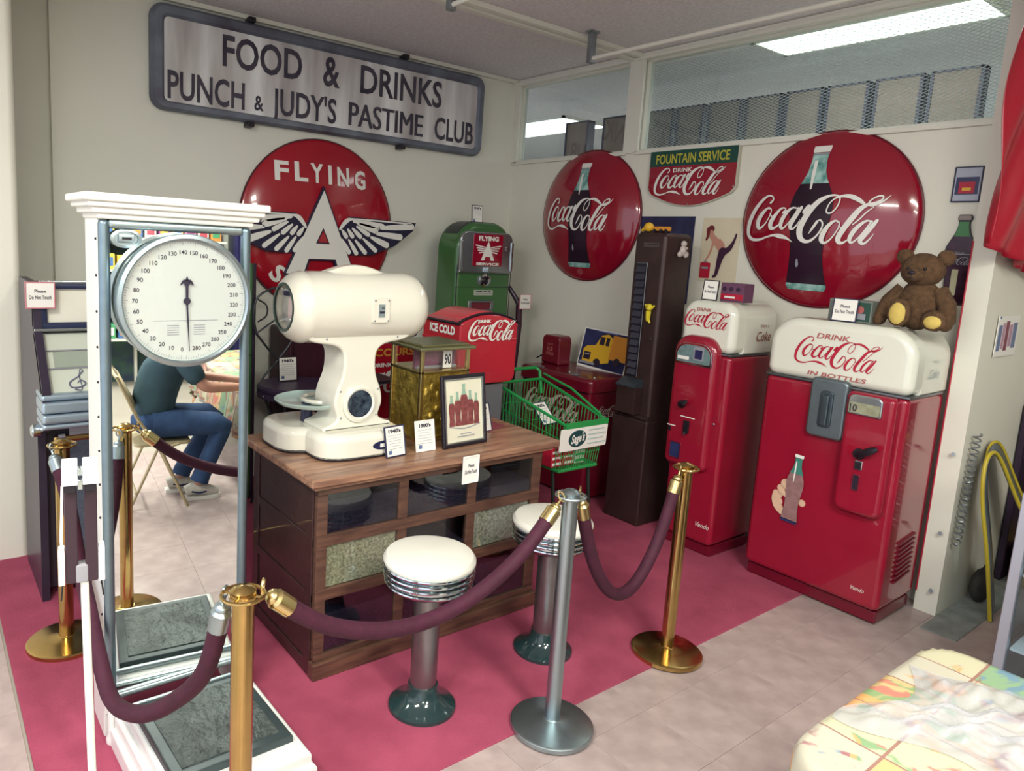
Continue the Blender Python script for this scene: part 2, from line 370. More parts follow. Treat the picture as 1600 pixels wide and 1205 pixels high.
# ------------------------------------------------------------------ the room
g = G(); g.box(-3, 11, -5, 9.5, -0.12, -0.012)
floor = g.build('floor', mat('floor_slab', '#a8a095', 0.45, n=0.15, scale=1.5), smooth=0); struct(floor)
tile_me = {}
def tile(x, y, s, k, idx):
    mm = TILE[k]
    key = (round(s, 3), k)
    if key not in tile_me:
        q = G(); q.prism(rr(0.0006, s - 0.0006, 0.0006, s - 0.0006, 0), FU(0, 0, 0), 0.004, 0.0006, 1); o = q.build('floor_tile', mm, floor, smooth=0); tile_me[key] = o.data
    else: o = bpy.data.objects.new('floor_tile', tile_me[key]); COL.objects.link(o); o.parent = floor
    o.location = (x, y, -0.008)
TS = 0.33
for i in range(-9, 10):
    for j in range(-7, 3):
        tile(2.69 + i * TS, 1.28 + j * TS, TS, random.choice((0, 0, 1, 2)), 0)
for i in range(0, 3):
    for j in range(0, 7): tile(0.25 - TS * (i + 1), 1.94 + (j + .97) * TS, TS, random.choice((0, 1, 2)), 0)

g = G(); g.box(-3, 11, -5, 9.5, CEIL, CEIL + 0.1); struct(g.build('ceiling', CEILM, smooth=0))
g = G(); g.box(0.73, 4.53, 5.09, 5.25, -0.01, CEIL).box(0.3, 0.73, 5.15, 5.25, -0.01, CEIL); struct(g.build('wall_back', WALLD, smooth=0))
g = G(); g.prism(rr(-3, 0.465, 4.37, 5.25, [0, 0.04, 0, 0]), FU(0, 0, CEIL), CEIL + .008); struct(g.build('wall_left', WALL))
g = G(); g.box(4.53, 4.66, 1.38, 5.25, -0.01, 2.63); struct(g.build('wall_right', WALL, smooth=0))
g = G(); g.box(4.42, 4.66, 1.27, 1.378, -0.01, CEIL); struct(g.build('wall_right_post', WALL, smooth=0))
g = G(); g.box(4.66, 6.5, 1.27, 1.38, -0.01, CEIL); struct(g.build('wall_front', WALL, smooth=0))
g = G(); g.box(6.4, 6.5, -5, 1.27, -0.01, CEIL); struct(g.build('wall_far_right', WALL, smooth=0))
g = G(); g.box(-3, 6.5, -5.1, -5.0, -0.01, CEIL); struct(g.build('wall_behind', mat('wall_shop', '#b9bcb2', .7), smooth=0))
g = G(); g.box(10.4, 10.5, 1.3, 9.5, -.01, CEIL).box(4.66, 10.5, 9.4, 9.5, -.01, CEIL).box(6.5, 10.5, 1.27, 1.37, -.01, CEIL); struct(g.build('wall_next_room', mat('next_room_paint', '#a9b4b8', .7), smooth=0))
g = G(); g.tube([(4.418, 1.376, 0.10), (4.418, 1.376, 2.02)], 0.004, 6); struct(g.build('trim_1', PRR))
# carpet
g = G(); g.prism([(0.26, 5.14), (0.26, 1.79), (4.35, 1.79), (4.52, 1.79), (4.52, 5.08)], FU(0, 0, 0), 0.0075, 0.004, 2)
tag(g.build('carpet', CARPET), 'crimson carpet laid under the whole roped-off display', 'carpet')
g = G(); g.box(4.2, 6.3, 1.10, 1.265, -0.0075, -0.002); struct(g.build('trim_2', mat('concrete_strip', '#8f9491', .8, n=.3, scale=12), smooth=0))

# windows high in the right wall
def bar(q, x0, x1, y0, y1, z0, z1): q.rbox(x0, x1, y0, y1, z0, z1, 0.006, 2)
for k, (y0, y1) in enumerate(((3.78, 5.08), (1.385, 3.69))):
    q = G(); q.box(4.55, 4.62, y0, y1, 2.63, 2.66).box(4.55, 4.62, y0, y1, 3.3, CEIL)
    q.box(4.55, 4.62, y0, y0 + 0.03, 2.66, 3.3).box(4.55, 4.62, y1 - 0.03, y1, 2.66, 3.3)
    wn = struct(q.build('window_%d' % (k + 1), TRIM, smooth=0))
    q = G(); q.box(4.59, 4.595, y0 + 0.03, y1 - 0.03, 2.66, 3.3); q.build('pane', GLASSB, wn, smooth=0)
    q = G(); bar(q, 4.505, 4.55, y0, y1, 2.615, 2.645); q.build('window_sill', TRIM, wn)
    if k == 1:
        q = G(); cy, cz = 0.044, 0.019; a0, a1, b0, b1 = y0 + 0.03, y1 - 0.03, 2.66, 3.3
        ny = int((a1 - a0) / cy); nz = int((b1 - b0) / cz)
        for i in range(-nz, ny):
            for s in (1, -1):
                # straight diagonal strands, clipped to the opening
                ya = a0 + i * cy; pts = []
                yb = ya + nz * cy
                t0 = max(0, (a0 - ya) / (yb - ya)); t1 = min(1, (a1 - ya) / (yb - ya))
                if t1 <= t0: continue
                P0 = (ya + (yb - ya) * t0, b0 + nz * cz * t0); P1 = (ya + (yb - ya) * t1, b0 + nz * cz * t1)
                if s < 0: P0 = (P0[0], b0 + b1 - .01 - P0[1]); P1 = (P1[0], b0 + b1 - .01 - P1[1])
                d = V3((0, P1[0] - P0[0], P1[1] - P0[1])); L = d.length
                if L < .02: continue
                d.normalize(); f = Fr((4.63 + .002 * s, P0[0], P0[1]), d, (1, 0, 0), d.cross(V3((1, 0, 0))))
                q.box(0, L, -0.0006, 0.0006, -0.0015, 0.0015, f)
        o = q.build('expanded_mesh', mat('mesh_metal', '#c9cfcb', 0.5, .2), wn, smooth=0); o['kind'] = 'stuff'
q = G(); q.box(4.53, 4.66, 3.69, 3.78, 2.63, CEIL); q.rbox(4.505, 4.53, 3.66, 3.80, 2.63, CEIL - .002, .004, 2); struct(q.build('trim_3', TRIM))
q = G(); q.rbox(4.49, 4.54, 1.42, 5.09, 3.31, 3.335, .004, 2).rbox(4.50, 4.54, 1.42, 5.09, 3.335, 3.358, .002, 1); struct(q.build('trim_4', TRIM))
q = G(); q.rbox(0.73, 4.53, 5.05, 5.09, 3.325, 3.358, .006, 2); struct(q.build('trim_5', TRIM))
q = G(); q.rbox(-3, 4.5, 3.68, 3.73, 3.325, 3.359, .004, 2).rbox(-3, 4.5, 3.745, 3.80, 3.315, 3.359, .004, 2); struct(q.build('trim_6', TRIM))
q = G(); q.box(4.505, 4.53, 5.03, 5.09, 2.63, 3.33); struct(q.build('trim_7', TRIM, smooth=0))
# hanging rails
for i, (x, y, l) in enumerate(((3.85, 3.6, 'white ceiling pipe rail whose bracket hangs just left of the window mullion'), (2.50, 3.42, 'white ceiling rail cut off by the top edge above the old sign'))):
    t = thing('ceiling_rail', l, 'rail', (x, y, CEIL))
    q = G(); q.rbox(x - .025, x + .025, y - .02, y + .02, 3.15, CEIL, .005, 2).rbox(x - .045, x + .045, y - .03, y + .03, CEIL - .012, CEIL, .004, 2); q.build('bracket', GREYM, t)
    q = G(); q.tube([(x, y, 3.18), (x, -2.0, 3.18)] if i == 0 else [(x, y, 3.18), (x, -2.0, 3.18)], .014, 10); q.build('pipe', TRIM, t)
    q = G(); q.rbox(x - .02, x + .02, -2.0, -1.96, 3.15, CEIL, .005, 2); q.build('bracket', GREYM, t)
DIFF = mat('light_diffuser', '#ffffff', .5, emit='#fdfff0', estr=4.0)
def fixture(x0, x1, y0, y1, label, dr=.06):
    if x0 > 4.5: dr = .025
    t = thing('ceiling_light', label, 'light', ((x0 + x1) / 2, (y0 + y1) / 2, CEIL))
    q = G(); q.box(x0, x1, y0, y0 + .03, CEIL - dr, CEIL).box(x0, x1, y1 - .03, y1, CEIL - dr, CEIL).box(x0, x0 + .03, y0, y1, CEIL - dr, CEIL).box(x1 - .03, x1, y0, y1, CEIL - dr, CEIL); q.build('frame', TRIM, t, smooth=0)
    q = G(); q.box(x0 + .03, x1 - .03, y0 + .03, y1 - .03, CEIL - dr + .005, CEIL - dr + .015); q.build('diffuser', DIFF, t, smooth=0)
for k, (fx, fy) in enumerate(FIX):
    fixture(fx - .3, fx + .3, fy - .7, fy + .7, 'ceiling light of this room ' + ('over the aisle near the mirror', 'over the cloth-covered table', 'at the back of the aisle', 'at the back near the shelves')[k])
fixture(4.73, 5.19, 1.6, 2.96, 'long bright ceiling light behind the mesh window at right')
fixture(5.95, 6.75, 5.9, 7.4, 'bright ceiling light seen through the smaller left window')
# brown panels in the next room, standing on a high shelf
t = thing('wall_shelf', 'high shelf carrying the brown panels behind the windows', 'shelf', (5.55, 3.6, 0))
q = G(); q.box(5.35, 5.75, 1.6, 5.6, 2.52, 2.56); q.build('shelf_board', GREYM, t, smooth=0)
for y in (1.62, 3.6, 5.56):
    q = G(); q.box(5.36, 5.74, y, y + .03, -.012, 2.52); q.build('leg', GREYM, t, smooth=0)
PB = mat('brown_panel', '#7a6b5f', .8, n=.12, scale=8); PE = mat('dark_panel_edge', '#2e2c3e', .6)
nth = ['leftmost', 'second', 'third', 'fourth', 'fifth', 'sixth', 'seventh', 'eighth', 'ninth', 'rightmost']
for k, (a, b) in enumerate(((5.41, 5.10), (4.91, 4.61), (4.40, 4.10), (4.065, 3.80), (3.75, 3.45), (3.41, 3.12), (3.08, 2.80), (2.77, 2.48), (2.44, 2.14), (2.10, 1.80))):
    t = thing('panel_box', '%s of the ten brown panels behind the windows, counted from the left' % nth[k], 'panel', (5.52, (a + b) / 2, 2.56), 'brown panels behind the windows')
    q = G(); q.box(5.5, 5.6, b, b + .02, 2.56, 3.16).box(5.5, 5.6, a - .02, a, 2.56, 3.16).box(5.5, 5.6, b, a, 3.145, 3.16).box(5.5, 5.6, b, a, 2.56, 2.575); q.build('frame', PE, t, smooth=0)
    q = G(); q.box(5.505, 5.59, b + .02, a - .02, 2.575, 3.145); q.build('board', PB, t, smooth=0)

# ------------------------------------------------------------------ wall signs
# old street sign
t = thing('painted_sign', 'long weathered grey metal sign lettered food and drinks', 'sign', (2.7, 5.05, 2.97))
f = FA(0, 5.045, 0)
STEELG = mat('weathered_grey_frame', '#575664', .55, .3, scale=3, col2='#7d8794', bump=.2, bscale=20)
q = G(); q.prism(rr(1.30, 4.09, 2.635, 3.30, .09, 8), f, .03, .0); q.build('backing', STEELG, t)
def ring(q, out, inn, fr, d, bev):
    n = len(out); lay = []
    for o_, i_, c in ((out, None, -d), (out, None, -bev), (None, (out, inn, .25), 0), (None, (out, inn, .75), 0), (inn, None, -bev), (inn, None, -d)):
        if o_: lay.append([fr(x, y, c) for x, y in o_])
        else:
            A, B, k = i_; lay.append([fr(a[0] + (b[0] - a[0]) * k, a[1] + (b[1] - a[1]) * k, c) for a, b in zip(A, B)])
    vs = []; fs = []
    for L in lay: vs += L
    for i in range(len(lay) - 1):
        for k in range(n): fs.append((i * n + k, i * n + (k + 1) % n, (i + 1) * n + (k + 1) % n, (i + 1) * n + k))
    q.add(vs, fs)
f2 = FA(0, 5.01, 0)
q = G(); ring(q, rr(1.30, 4.09, 2.635, 3.30, .09, 8), rr(1.39, 4.005, 2.695, 3.215, .03, 8), f2, .04, .025); q.build('frame', STEELG, t)
SGN = mat('weathered_white_board', '#eef1f1', .6, scale=1.6, col2='#9d9594', stretch=(2.2, 1, .35), bump=.1)
q = G(); q.box(1.38, 4.01, 5.03, 5.045, 2.69, 3.22); q.build('board', SGN, t, smooth=0)
for x, z in ((1.97, 3.30), (3.25, 3.30), (1.97, 2.60), (3.25, 2.60)):
    q = G(); q.rbox(x - .025, x + .025, 5.0, 5.085, z, z + .035, .004, 2); q.build('hanger_lug', BLK, t)
INK = mat('faded_black_paint', '#34303f', .6, scale=8, col2='#4a4753')
def ftext(s, x0, x1, z, h): text(s, FA(x0, 5.029, z), h, INK, t, width=x1 - x0, bold=.02 if 'M' not in s else .0)
ftext('FOOD', 1.77, 2.36, 2.985, .20); ftext('&', 2.53, 2.67, 2.985, .21); ftext('DRINKS', 2.85, 3.63, 2.985, .20)
ftext('PUNCH', 1.405, 1.93, 2.715, .175); ftext('&', 2.0, 2.07, 2.725, .10); [text('PASTIME', FA(2.76 + dx, 5.0287 - dx * .02, 2.725), .175, INK, t, width=.69) for dx in (-.005, .005)]; ftext("JUDY'S", 2.13, 2.65, 2.72, .175); ftext('PASTIME', 2.76, 3.45, 2.725, .175); ftext('CLUB', 3.57, 3.985, 2.73, .175)

# winged round sign
t, D = disc('winged_round_sign', 'large round red porcelain sign with winged letter A', FA(2.56, 5.07, 1.945), 0.645, 0.09, REDF, mat('dark_rim', '#4c1c28', .4))
cx0, cz0 = 2.56, 1.945
BP = mat('navy_print', '#231f3c', .35)
def flat(a, b, c=0.0): return V3((a, 4.965 - c, b))
AX = 2.535
def Apoly(k):
    return [(AX, 2.21 + k * 2.2), (AX + .115 + k, 1.95), (AX + .285 + k, 1.58 - k), (AX + .155 - k, 1.58 - k), (AX + .115 - k, 1.695 - k), (AX - .115 + k, 1.695 - k), (AX - .155 + k, 1.58 - k), (AX - .295 - k, 1.58 - k), (AX - .12 - k, 1.95)]
WG = [[2.6, 1.86], [2.687, 1.948], [2.761, 2.03], [3.39, 2.018], [3.359, 1.948], [3.193, 1.823], [2.984, 1.738], [2.866, 1.733], [2.72, 1.735]]
FE = [[[2.7, 1.85], [2.765, 1.755]], [[2.76, 1.85], [2.83, 1.75]], [[2.818, 1.85], [2.91, 1.758]], [[2.89, 1.865], [3.005, 1.778]], [[2.963, 1.88], [3.108, 1.825]], [[3.013, 1.912], [3.236, 1.895]], [[3.02, 1.955], [3.345, 1.985]], [[2.70, 1.92], [2.735, 1.875]], [[2.75, 1.93], [2.79, 1.88]], [[2.79, 1.94], [2.861, 1.88]], [[2.828, 1.957], [2.933, 1.9]], [[2.84, 1.978], [3.0, 1.935]], [[2.80, 1.997], [3.06, 1.968]]]
for s in (1, -1):
    mx = lambda p: (AX + (p[0] - AX) * s, p[1])
    f = lambda a, b, c=0.0: flat(a, b, c)
    q = G(); q.prism([mx(p) for p in WG], f, .03, .004, 2); w_ = q.build('wing', BP, t)
    q = G()
    for a, b in FE:
        L = hypot(b[0] - a[0], b[1] - a[1]); w0 = .036 if L < .15 else .050
        P = [(a[0], a[1], w0 * .45), ((a[0] + b[0]) / 2, (a[1] + b[1]) / 2, w0 * .9), (b[0], b[1], w0)]
        q.ribbon([mx(p) + (p[2],) for p in P], f, 3, .002)
    q.ribbon([mx(p) + (p[2],) for p in [(2.68, 1.93, .02), (2.735, 1.995, .035), (2.80, 2.012, .014), (3.0, 2.013, .012), (3.34, 2.008, .012)]], f, 4, .002)
    q.build('feather_print', PRW, w_, smooth=0)
q = G(); q.prism(Apoly(.014), flat, .03, .003, 2); ab = q.build('letter_a', BP, t)
q = G(); q.prism(Apoly(0), lambda a, b, c=0: flat(a, b, c + .004), .003, 0); q.build('letter_face', PRW, ab, smooth=0)
q = G(); q.prism([(AX, 1.93), (AX - .058, 1.81), (AX + .058, 1.81)], lambda a, b, c=0: flat(a, b, c + .006), .002, 0); q.mt(1).prism([(AX, 1.91), (AX - .043, 1.82), (AX + .043, 1.82)], lambda a, b, c=0: flat(a, b, c + .008), .002, 0); q.build('letter_counter', [BP, REDF], ab, smooth=0)
def arc(s, R, a0, a1, h, flip, w):
    for k, ch in enumerate(s):
        a = radians(a0 + (a1 - a0) * k / (len(s) - 1)); x, y = R * cos(a), R * sin(a); rot = a - pi / 2 if not flip else a + pi / 2
        # letter mapped on the dome
        def fr(p, q_, c, x=x, y=y, rot=rot): return D(x + p * cos(rot) - q_ * sin(rot), y + p * sin(rot) + q_ * cos(rot), c)
        text(ch, fr, h, PRW, t, width=w * (.35 if ch == 'I' else 1), ctr=True, bold=.03, lift=.010)
ys = [2.262, 2.268, 2.268, 2.266, 2.262, 2.252]; xs = [2.215, 2.365, 2.49, 2.60, 2.715, 2.87]
for ch, x, z in zip('FLYING', xs, ys):
    def fr(p, q_, c, x=x, z=z): return D(x - cx0 + p, z - cz0 + q_, c)
    text(ch, fr, .135, PRW, t, width=.03 if ch == 'I' else .105, ctr=True, bold=.03, lift=.006)
arc('SERVICE', .575, 226, 313, .12, True, .1)

# two button signs
t, D1 = disc('button_sign', 'smaller round red cola button sign left of the green-topped sign', FB(4.515, 4.10, 2.15), .525, .12, REDS, mat('rim_red', '#5d0d20', .4))
bottle_print(lambda a, b, c=0: D1(a - .005, b - .42, c), .84, t, .004)
logo(lambda a, b, c=0: D1(a - .40, b - .12, c), .72, PRW, t, .009, sy=1.08)
t, D2 = disc('button_sign', 'larger round red cola button sign at the right of the wall', FB(4.515, 2.19, 2.125), .53, .12, REDS, MATS['rim_red'])
bottle_print(lambda a, b, c=0: D2(a - .035, b - .43, c), .87, t, .004, W=1.0)
logo(lambda a, b, c=0: D2(a - .475, b - .14, c), .86, PRW, t, .009)

# fountain sign
t = thing('fountain_sign', 'flat red shield-bottom sign with green top band', 'sign', (4.52, 3.165, 2.45))
P = [(-.365, 2.345 - 2.45), (-.33, 2.305 - 2.45)] + [(-.33 + .66 * k / 12, -.145 - .085 * sin(pi * k / 12)) for k in range(1, 12)] + [(.33, 2.335 - 2.45 - .03), (.365, -.105), (.365, .175), (-.365, .175)]
f = FB(4.505, 3.165, 2.45)
q = G(); q.prism(P, f, .02, .003, 2); q.build('edge_plate', mat('pale_edge', '#b9b9a8', .4), t)
q = G(); q.prism([(x * .97, y * .97) for x, y in P], FB(4.503, 3.165, 2.45), .002, 0); q.build('red_field', REDS, t, smooth=0)
q = G(); q.prism([(-.355, .06), (.355, .06), (.355, .17), (-.355, .17)], FB(4.501, 3.165, 2.45), .002, 0); gb = q.build('green_band', mat('dark_green_print', '#1d4a41', .3), t, smooth=0)
text('FOUNTAIN SERVICE', f.sub(-.30, .08, .006), .065, mat('yellow_print', '#b9b445', .4), gb, width=.60, bold=.02)
logo(lambda a, b, c=0: f(a - .30, b - .15, c + .004), .58, PRW, t, .004, sy=1.0)
text('DRINK', f.sub(-.145, .015, .004), .028, PRW, t, width=.16, bold=.02)
q = G()
for x, y in ((0, -.215), (-.345, -.1), (.345, -.1)): q.lathe([(.006, 0), (.006, .003), (0, .004)], n=10, fr=lambda a, b, h, x=x, y=y: f(x + a, y + b, h))
q.build('screw', CHR, t)

# posters on the right wall
def sheet(name, label, cat, fr, w, h, m, group=None, thick=.002, bend=0):
    t = thing(name, label, cat, fr(0, 0, 0), group); q = G()
    q.prism([(-w / 2, 0), (w / 2, 0), (w / 2, h), (-w / 2, h)], fr, thick, 0); q.build('sheet', m, t, smooth=0); return t
NAVY = mat('navy_photo_print', '#1b1c40', .25, scale=6, col2='#2d3560')
ORG_P = mat('orange_print', '#d08a30', .4); YEL = mat('yellow_photo_print', '#dcae2e', .35)
def truck(fr, s, par):
    q = G()
    R = lambda x0, x1, y0, y1, c: q.prism([(x0 * s, y0 * s), (x1 * s, y0 * s), (x1 * s, y1 * s), (x0 * s, y1 * s)], lambda a, b, d=0: fr(a, b, c + .001 + d), .0005, 0)
    q.mt(0).prism([(p[0] * s, p[1] * s) for p in [(-.42, .12), (-.44, .34), (-.38, .40), (-.20, .44), (-.12, .62), (.02, .66), (.12, .60), (.14, .18), (.0, .14), (-.1, .12)]], lambda a, b, d=0: fr(a, b, .0012 + d), .0005, 0)
    q.mt(1); R(.12, .47, .24, .66, .0006)
    q.mt(2); R(-.40, -.26, .17, .30, .002); R(-.13, -.03, .46, .60, .002); R(.0, .07, .46, .60, .002)
    q.mt(2).prism(circ(-.1 * s, .14 * s, .075 * s, 14), lambda a, b, d=0: fr(a, b, .003 + d), .0005, 0).prism(circ(.3 * s, .22 * s, .07 * s, 14), lambda a, b, d=0: fr(a, b, .003 + d), .0005, 0)
    q.mt(3); R(-.46, -.14, .09, .13, .0025); R(-.38, -.28, .25, .27, .003)
    q.mt(4); R(-.2, .2, .68, .70, .0015)
    q.build('truck_picture', [YEL, ORG_P, DKP, PRG, mat('pale_blue_print', '#7c86b4', .4)], par, smooth=0)
t = sheet('poster', 'dark navy poster taped behind the tall slim machine', 'poster', FB(4.525, 3.335, 1.52), .47, .63, NAVY)
q = G(); 
for k in range(6): q.prism([(-.22 + .0 * k, .02 + .05 * k), (-.18, .02 + .05 * k), (-.18, .05 + .05 * k), (-.22, .05 + .05 * k)], FB(4.521, 3.335, 1.54), .001, 0)
q.build('print_patch', PRG, t, smooth=0)
# poster of the dancer
t = sheet('poster', 'pale poster of a red-haired woman bending over a red cooler', 'poster', FB(4.525, 2.885, 1.70), .29, .44, mat('cream_poster', '#d9cfb4', .6, n=.06))
f = FB(4.522, 2.885, 1.70); q = G()
SKN = mat('skin_print', '#c08a78', .6); HR = mat('auburn_print', '#6a2226', .6); PL = mat('plum_print', '#3a1a34', .6)
ff = lambda a, b, c=0: f(a, b, c)
q.mt(0).ribbon([(-.075, .34, .035), (-.06, .31, .04), (-.03, .28, .05), (.01, .24, .055), (.035, .2, .05)], ff, 4, .001)
q.ribbon([(-.045, .30, .02), (-.055, .24, .016), (-.075, .18, .014), (-.095, .145, .012)], ff, 4, .0015).ribbon([(.0, .29, .016), (.035, .25, .014), (.03, .21, .012)], ff, 4, .0015)
q.mt(1).ribbon([(-.075, .375, .02), (-.095, .36, .03), (-.095, .32, .022), (-.105, .29, .015)], ff, 4, .002).prism(circ(-.075, .365, .024, 14), ff, .001, 0)
q.mt(2).ribbon([(.03, .21, .06), (.015, .16, .045), (.005, .1, .032), (-.005, .05, .024), (-.02, .035, .02)], ff, 4, .002).ribbon([(.03, .205, .05), (.075, .23, .036), (.105, .28, .02), (.12, .33, .012)], ff, 4, .0022)
q.mt(3).prism(rr(-.135, -.055, .02, .13, .01), f, .001, 0).mt(4).prism(rr(-.11, -.08, .13, .14, .002), f, .001, 0).prism(rr(-.12, -.07, .085, .10, .001), lambda a, b, c=0: f(a, b, .002 + c), .0005, 0)
q.build('woman_picture', [SKN, HR, PL, PRR, PRG], t, smooth=0)
# small framed picture on the far right
t = thing('framed_picture', 'small framed print high on the wall near the red flag', 'picture', (4.53, 1.47, 2.22))
f = FB(4.512, 1.475, 2.225)
q = G(); ring(q, rr(-.065, .065, 0, .185, .003, 2), rr(-.058, .058, .007, .178, .002, 2), f, .012, .003); q.build('frame', mat('navy_frame', '#2c2f4c', .4), t)
q = G(); q.box(-.059, .059, .006, .179, -.01, -.004, f); q.mt(1).box(-.052, .052, .04, .13, -.004, -.003, f); q.mt(2).box(-.036, .036, .045, .105, -.003, -.002, f); q.mt(0).box(-.052, .052, .135, .17, -.004, -.003, f).mt(3).box(-.02, .02, .06, .075, -.002, -.001, f); q.build('print', [mat('blue_grey_print', '#aab0c0', .5), NAVY, PRR, YEL], t, smooth=0)
# die-cut bottle thermometer sign
t = thing('bottle_sign', 'flat bottle-shaped cola thermometer sign on the right wall', 'sign', (4.52, 1.46, 1.68))
f = FB(4.512, 1.458, 1.68); H = .48
prof = [(0, .09), (.03, .115), (.1, .12), (.2, .108), (.32, .115), (.45, .15), (.55, .158), (.65, .14), (.72, .11), (.8, .072), (.88, .055), (.93, .055), (.94, .066), (.97, .07), (1, .055)]
poly = [(hw * H, tt * H) for tt, hw in prof] + [(-hw * H, tt * H) for tt, hw in prof[::-1]]
q = G(); q.prism(poly, f, .012, .004, 2); q.build('bottle_plate', BLK, t)
q = G(); strip(q.mt(0), [(a, b * .9) for a, b in cut(prof, .03, .76)], f, H, nx=4, lift=.002); strip(q.mt(1), [(a, b * .85) for a, b in cut(prof, .76, .92)], f, H, nx=4, lift=.002); strip(q.mt(2), [(a, b * .85) for a, b in cut(prof, .94, .99)], f, H, nx=4, lift=.002)
strip(q.mt(3), [(.56, .12), (.57, .12)], f, H, nx=4, lift=.003); q.build('bottle_picture', [mat('deep_plum', '#3c1733', .25, n=.5, scale=30), mat('bottle_green', '#3b7a45', .3), mat('cap_grey', '#8b7f7a', .4), PRG], t, smooth=0)
text('DRINK', f.sub(-.035, .27, .002), .014, PRG, t, width=.06)
logo(lambda a, b, c=0: f(a - .062, b + .215, c + .003), .125, PRG, t, .001)
q = G(); q.prism(rr(-.022, .008, .05, .19, .006), lambda a, b, c=0: f(a, b, c + .004), .003, .001, 1); q.build('thermometer_scale', mat('old_ivory', '#b7b596', .5), t)
# flag
def grid(fn, nu, nv):
    q = G(); vs = [fn(i / nu, j / nv) for j in range(nv + 1) for i in range(nu + 1)]
    fs = [(j * (nu + 1) + i, j * (nu + 1) + i + 1, (j + 1) * (nu + 1) + i + 1, (j + 1) * (nu + 1) + i) for j in range(nv) for i in range(nu)]
    return q.add(vs, fs)
def flagf(u, v):
    x = 4.10 + u * 1.5 + .0 * v; z = 1.93 + .06 * u * 0 + v * (CEIL - 1.96) - .10 * sin(u * pi * .9) * (1 - v) + (.07 * (1 - u)) * (1 - v)
    x -= .08 * v * 0
    y = 1.205 + .035 * sin(u * 21 + v * 3) * (.4 + .6 * (1 - v)) + .02 * sin(u * 47 - v * 9)
    return V3((x, y, z))
q = grid(flagf, 90, 30)
tag(q.build('satin_flag', mat('red_satin', '#a8122c', .32, spec=.7, n=.12, scale=2), smooth=80), 'red satin flag hanging at the top right corner', 'flag')
o = COL.objects['satin_flag']; md = o.modifiers.new('thick', 'SOLIDIFY'); md.thickness = .003

# ------------------------------------------------------------------ upright red cola machines
def vendor(name, label, x, y0, y1, depth, zc, zt, rt):
    """front face at x, facing -X; zc = where white cap starts, rt = top corner radius"""
    t = thing(name, label, 'vending machine', (x + depth / 2, (y0 + y1) / 2, 0))
    w = (y1 - y0) / 2; f = FB(x, (y0 + y1) / 2, 0)
    q = G(); q.prism(rr(-w + .012, w - .012, 0.002, .07, .01), FB(x + .03, (y0 + y1) / 2, 0), depth - .04, .01, 2); q.build('plinth', REDD, t)
    q = G(); q.prism(rr(-w, w, .075, zc - .004, .034, 5), f, depth - .01, .03, 5); q.build('red_body', REDE, t)
    q = G(); q.prism(rr(-w - .004, w + .004, zc, zt, [.05, .05, rt, rt], 10), FB(x - .006, (y0 + y1) / 2, 0), .12, .045, 6); q.build('white_door_top', WHE, t)
    q = G(); q.prism(rr(-w - .003, w + .003, zc, zt - .006, [.015, .015, rt, rt], 10), FB(x + .118, (y0 + y1) / 2, 0), depth - .12, .004, 2); q.build('white_cabinet_top', WHE, t)
    q = G(); q.prism(rr(-w - .002, w + .002, zc - .012, zc + .002, .002, 2), FB(x - .002, (y0 + y1) / 2, 0), depth - .02, .004, 2); q.build('chrome_strip', mat('dull_chrome', '#7a7f85', .3, .9), t)
    return t, f
t, f = vendor('cola_machine', 'large red vending machine with white top, latch plate and hand picture', 3.96, 1.39, 2.135, .44, 1.225, 1.56, .15)
big = t
cy = (1.39 + 2.135) / 2
# frame a = cy - Y
BZ = mat('dull_latch_metal', '#79868c', .38, .75, n=.15, scale=10)
q = G(); q.prism(rr(cy - 1.862, cy - 1.665, .93, 1.255, .03, 5), Fr(f(0, 0, .035), f.u, f.v, f.n), .034, .015, 3); lp = q.build('latch_plate', BZ, t)
q = G(); q.prism(rr(cy - 1.80, cy - 1.73, .99, 1.19, .02, 4), Fr(f(0, 0, .045), f.u, f.v, f.n), .012, .006, 2); q.prism(rr(cy - 1.785, cy - 1.745, 1.0, 1.17, .012, 4), Fr(f(0, 0, .06), f.u, f.v, f.n), .02, .008, 2); q.build('latch_handle', mat('dark_latch', '#56636a', .35, .8), lp)
fp = Fr(f(0, 0, .055), f.u, f.v, f.n)
q = G(); q.prism(rr(cy - 1.665, cy - 1.425, .575, 1.215, [.05, .05, .03, .03], 6), fp, .055, .028, 6); pn = q.build('coin_panel', REDE, t)
fq = lambda c: Fr(f(0, 0, .055 + c), f.u, f.v, f.n)
q = G(); q.prism(rr(cy - 1.645, cy - 1.48, 1.10, 1.205, [.01, .01, .03, .03], 4), fq(.012), .014, .006, 3); cb = q.build('price_window', CHR, pn)
q = G(); q.prism(rr(cy - 1.638, cy - 1.49, 1.11, 1.165, .004, 3), fq(.014), .002, 0); q.build('price_card', mat('old_price_card', '#9a9c82', .5, n=.3, scale=30), pn, smooth=0)
text('10', fq(.014).sub(cy - 1.632, 1.118), .036, PRK, pn, width=.035, bold=.02)
q = G(); q.tube([f(cy - 1.56, .895, .06), f(cy - 1.545, .905, .085), f(cy - 1.49, .94, .10), f(cy - 1.465, .955, .095)], [.022, .022, .02, .012], 10, flat=.7); q.lathe([(.03, 0), (.028, .012), (0, .014)], n=16, fr=lambda a, b, h: f(cy - 1.56 + a, .90 + b, .055 + h)); q.build('crank_handle', BLK, pn)
q = G(); q.prism(rr(cy - 1.62, cy - 1.50, .885, .945, .02, 4), fq(.003), .004, .003, 2); q.build('raised_band', REDS, pn)
q = G(); q.prism(rr(cy - 1.575, cy - 1.535, .815, .865, .004, 3), fq(.008), .01, .004, 2).mt(1).prism(rr(cy - 1.568, cy - 1.542, .823, .857, .002, 3), fq(.010), .003, 0); q.build('coin_slot', [CHR, BLK], pn)
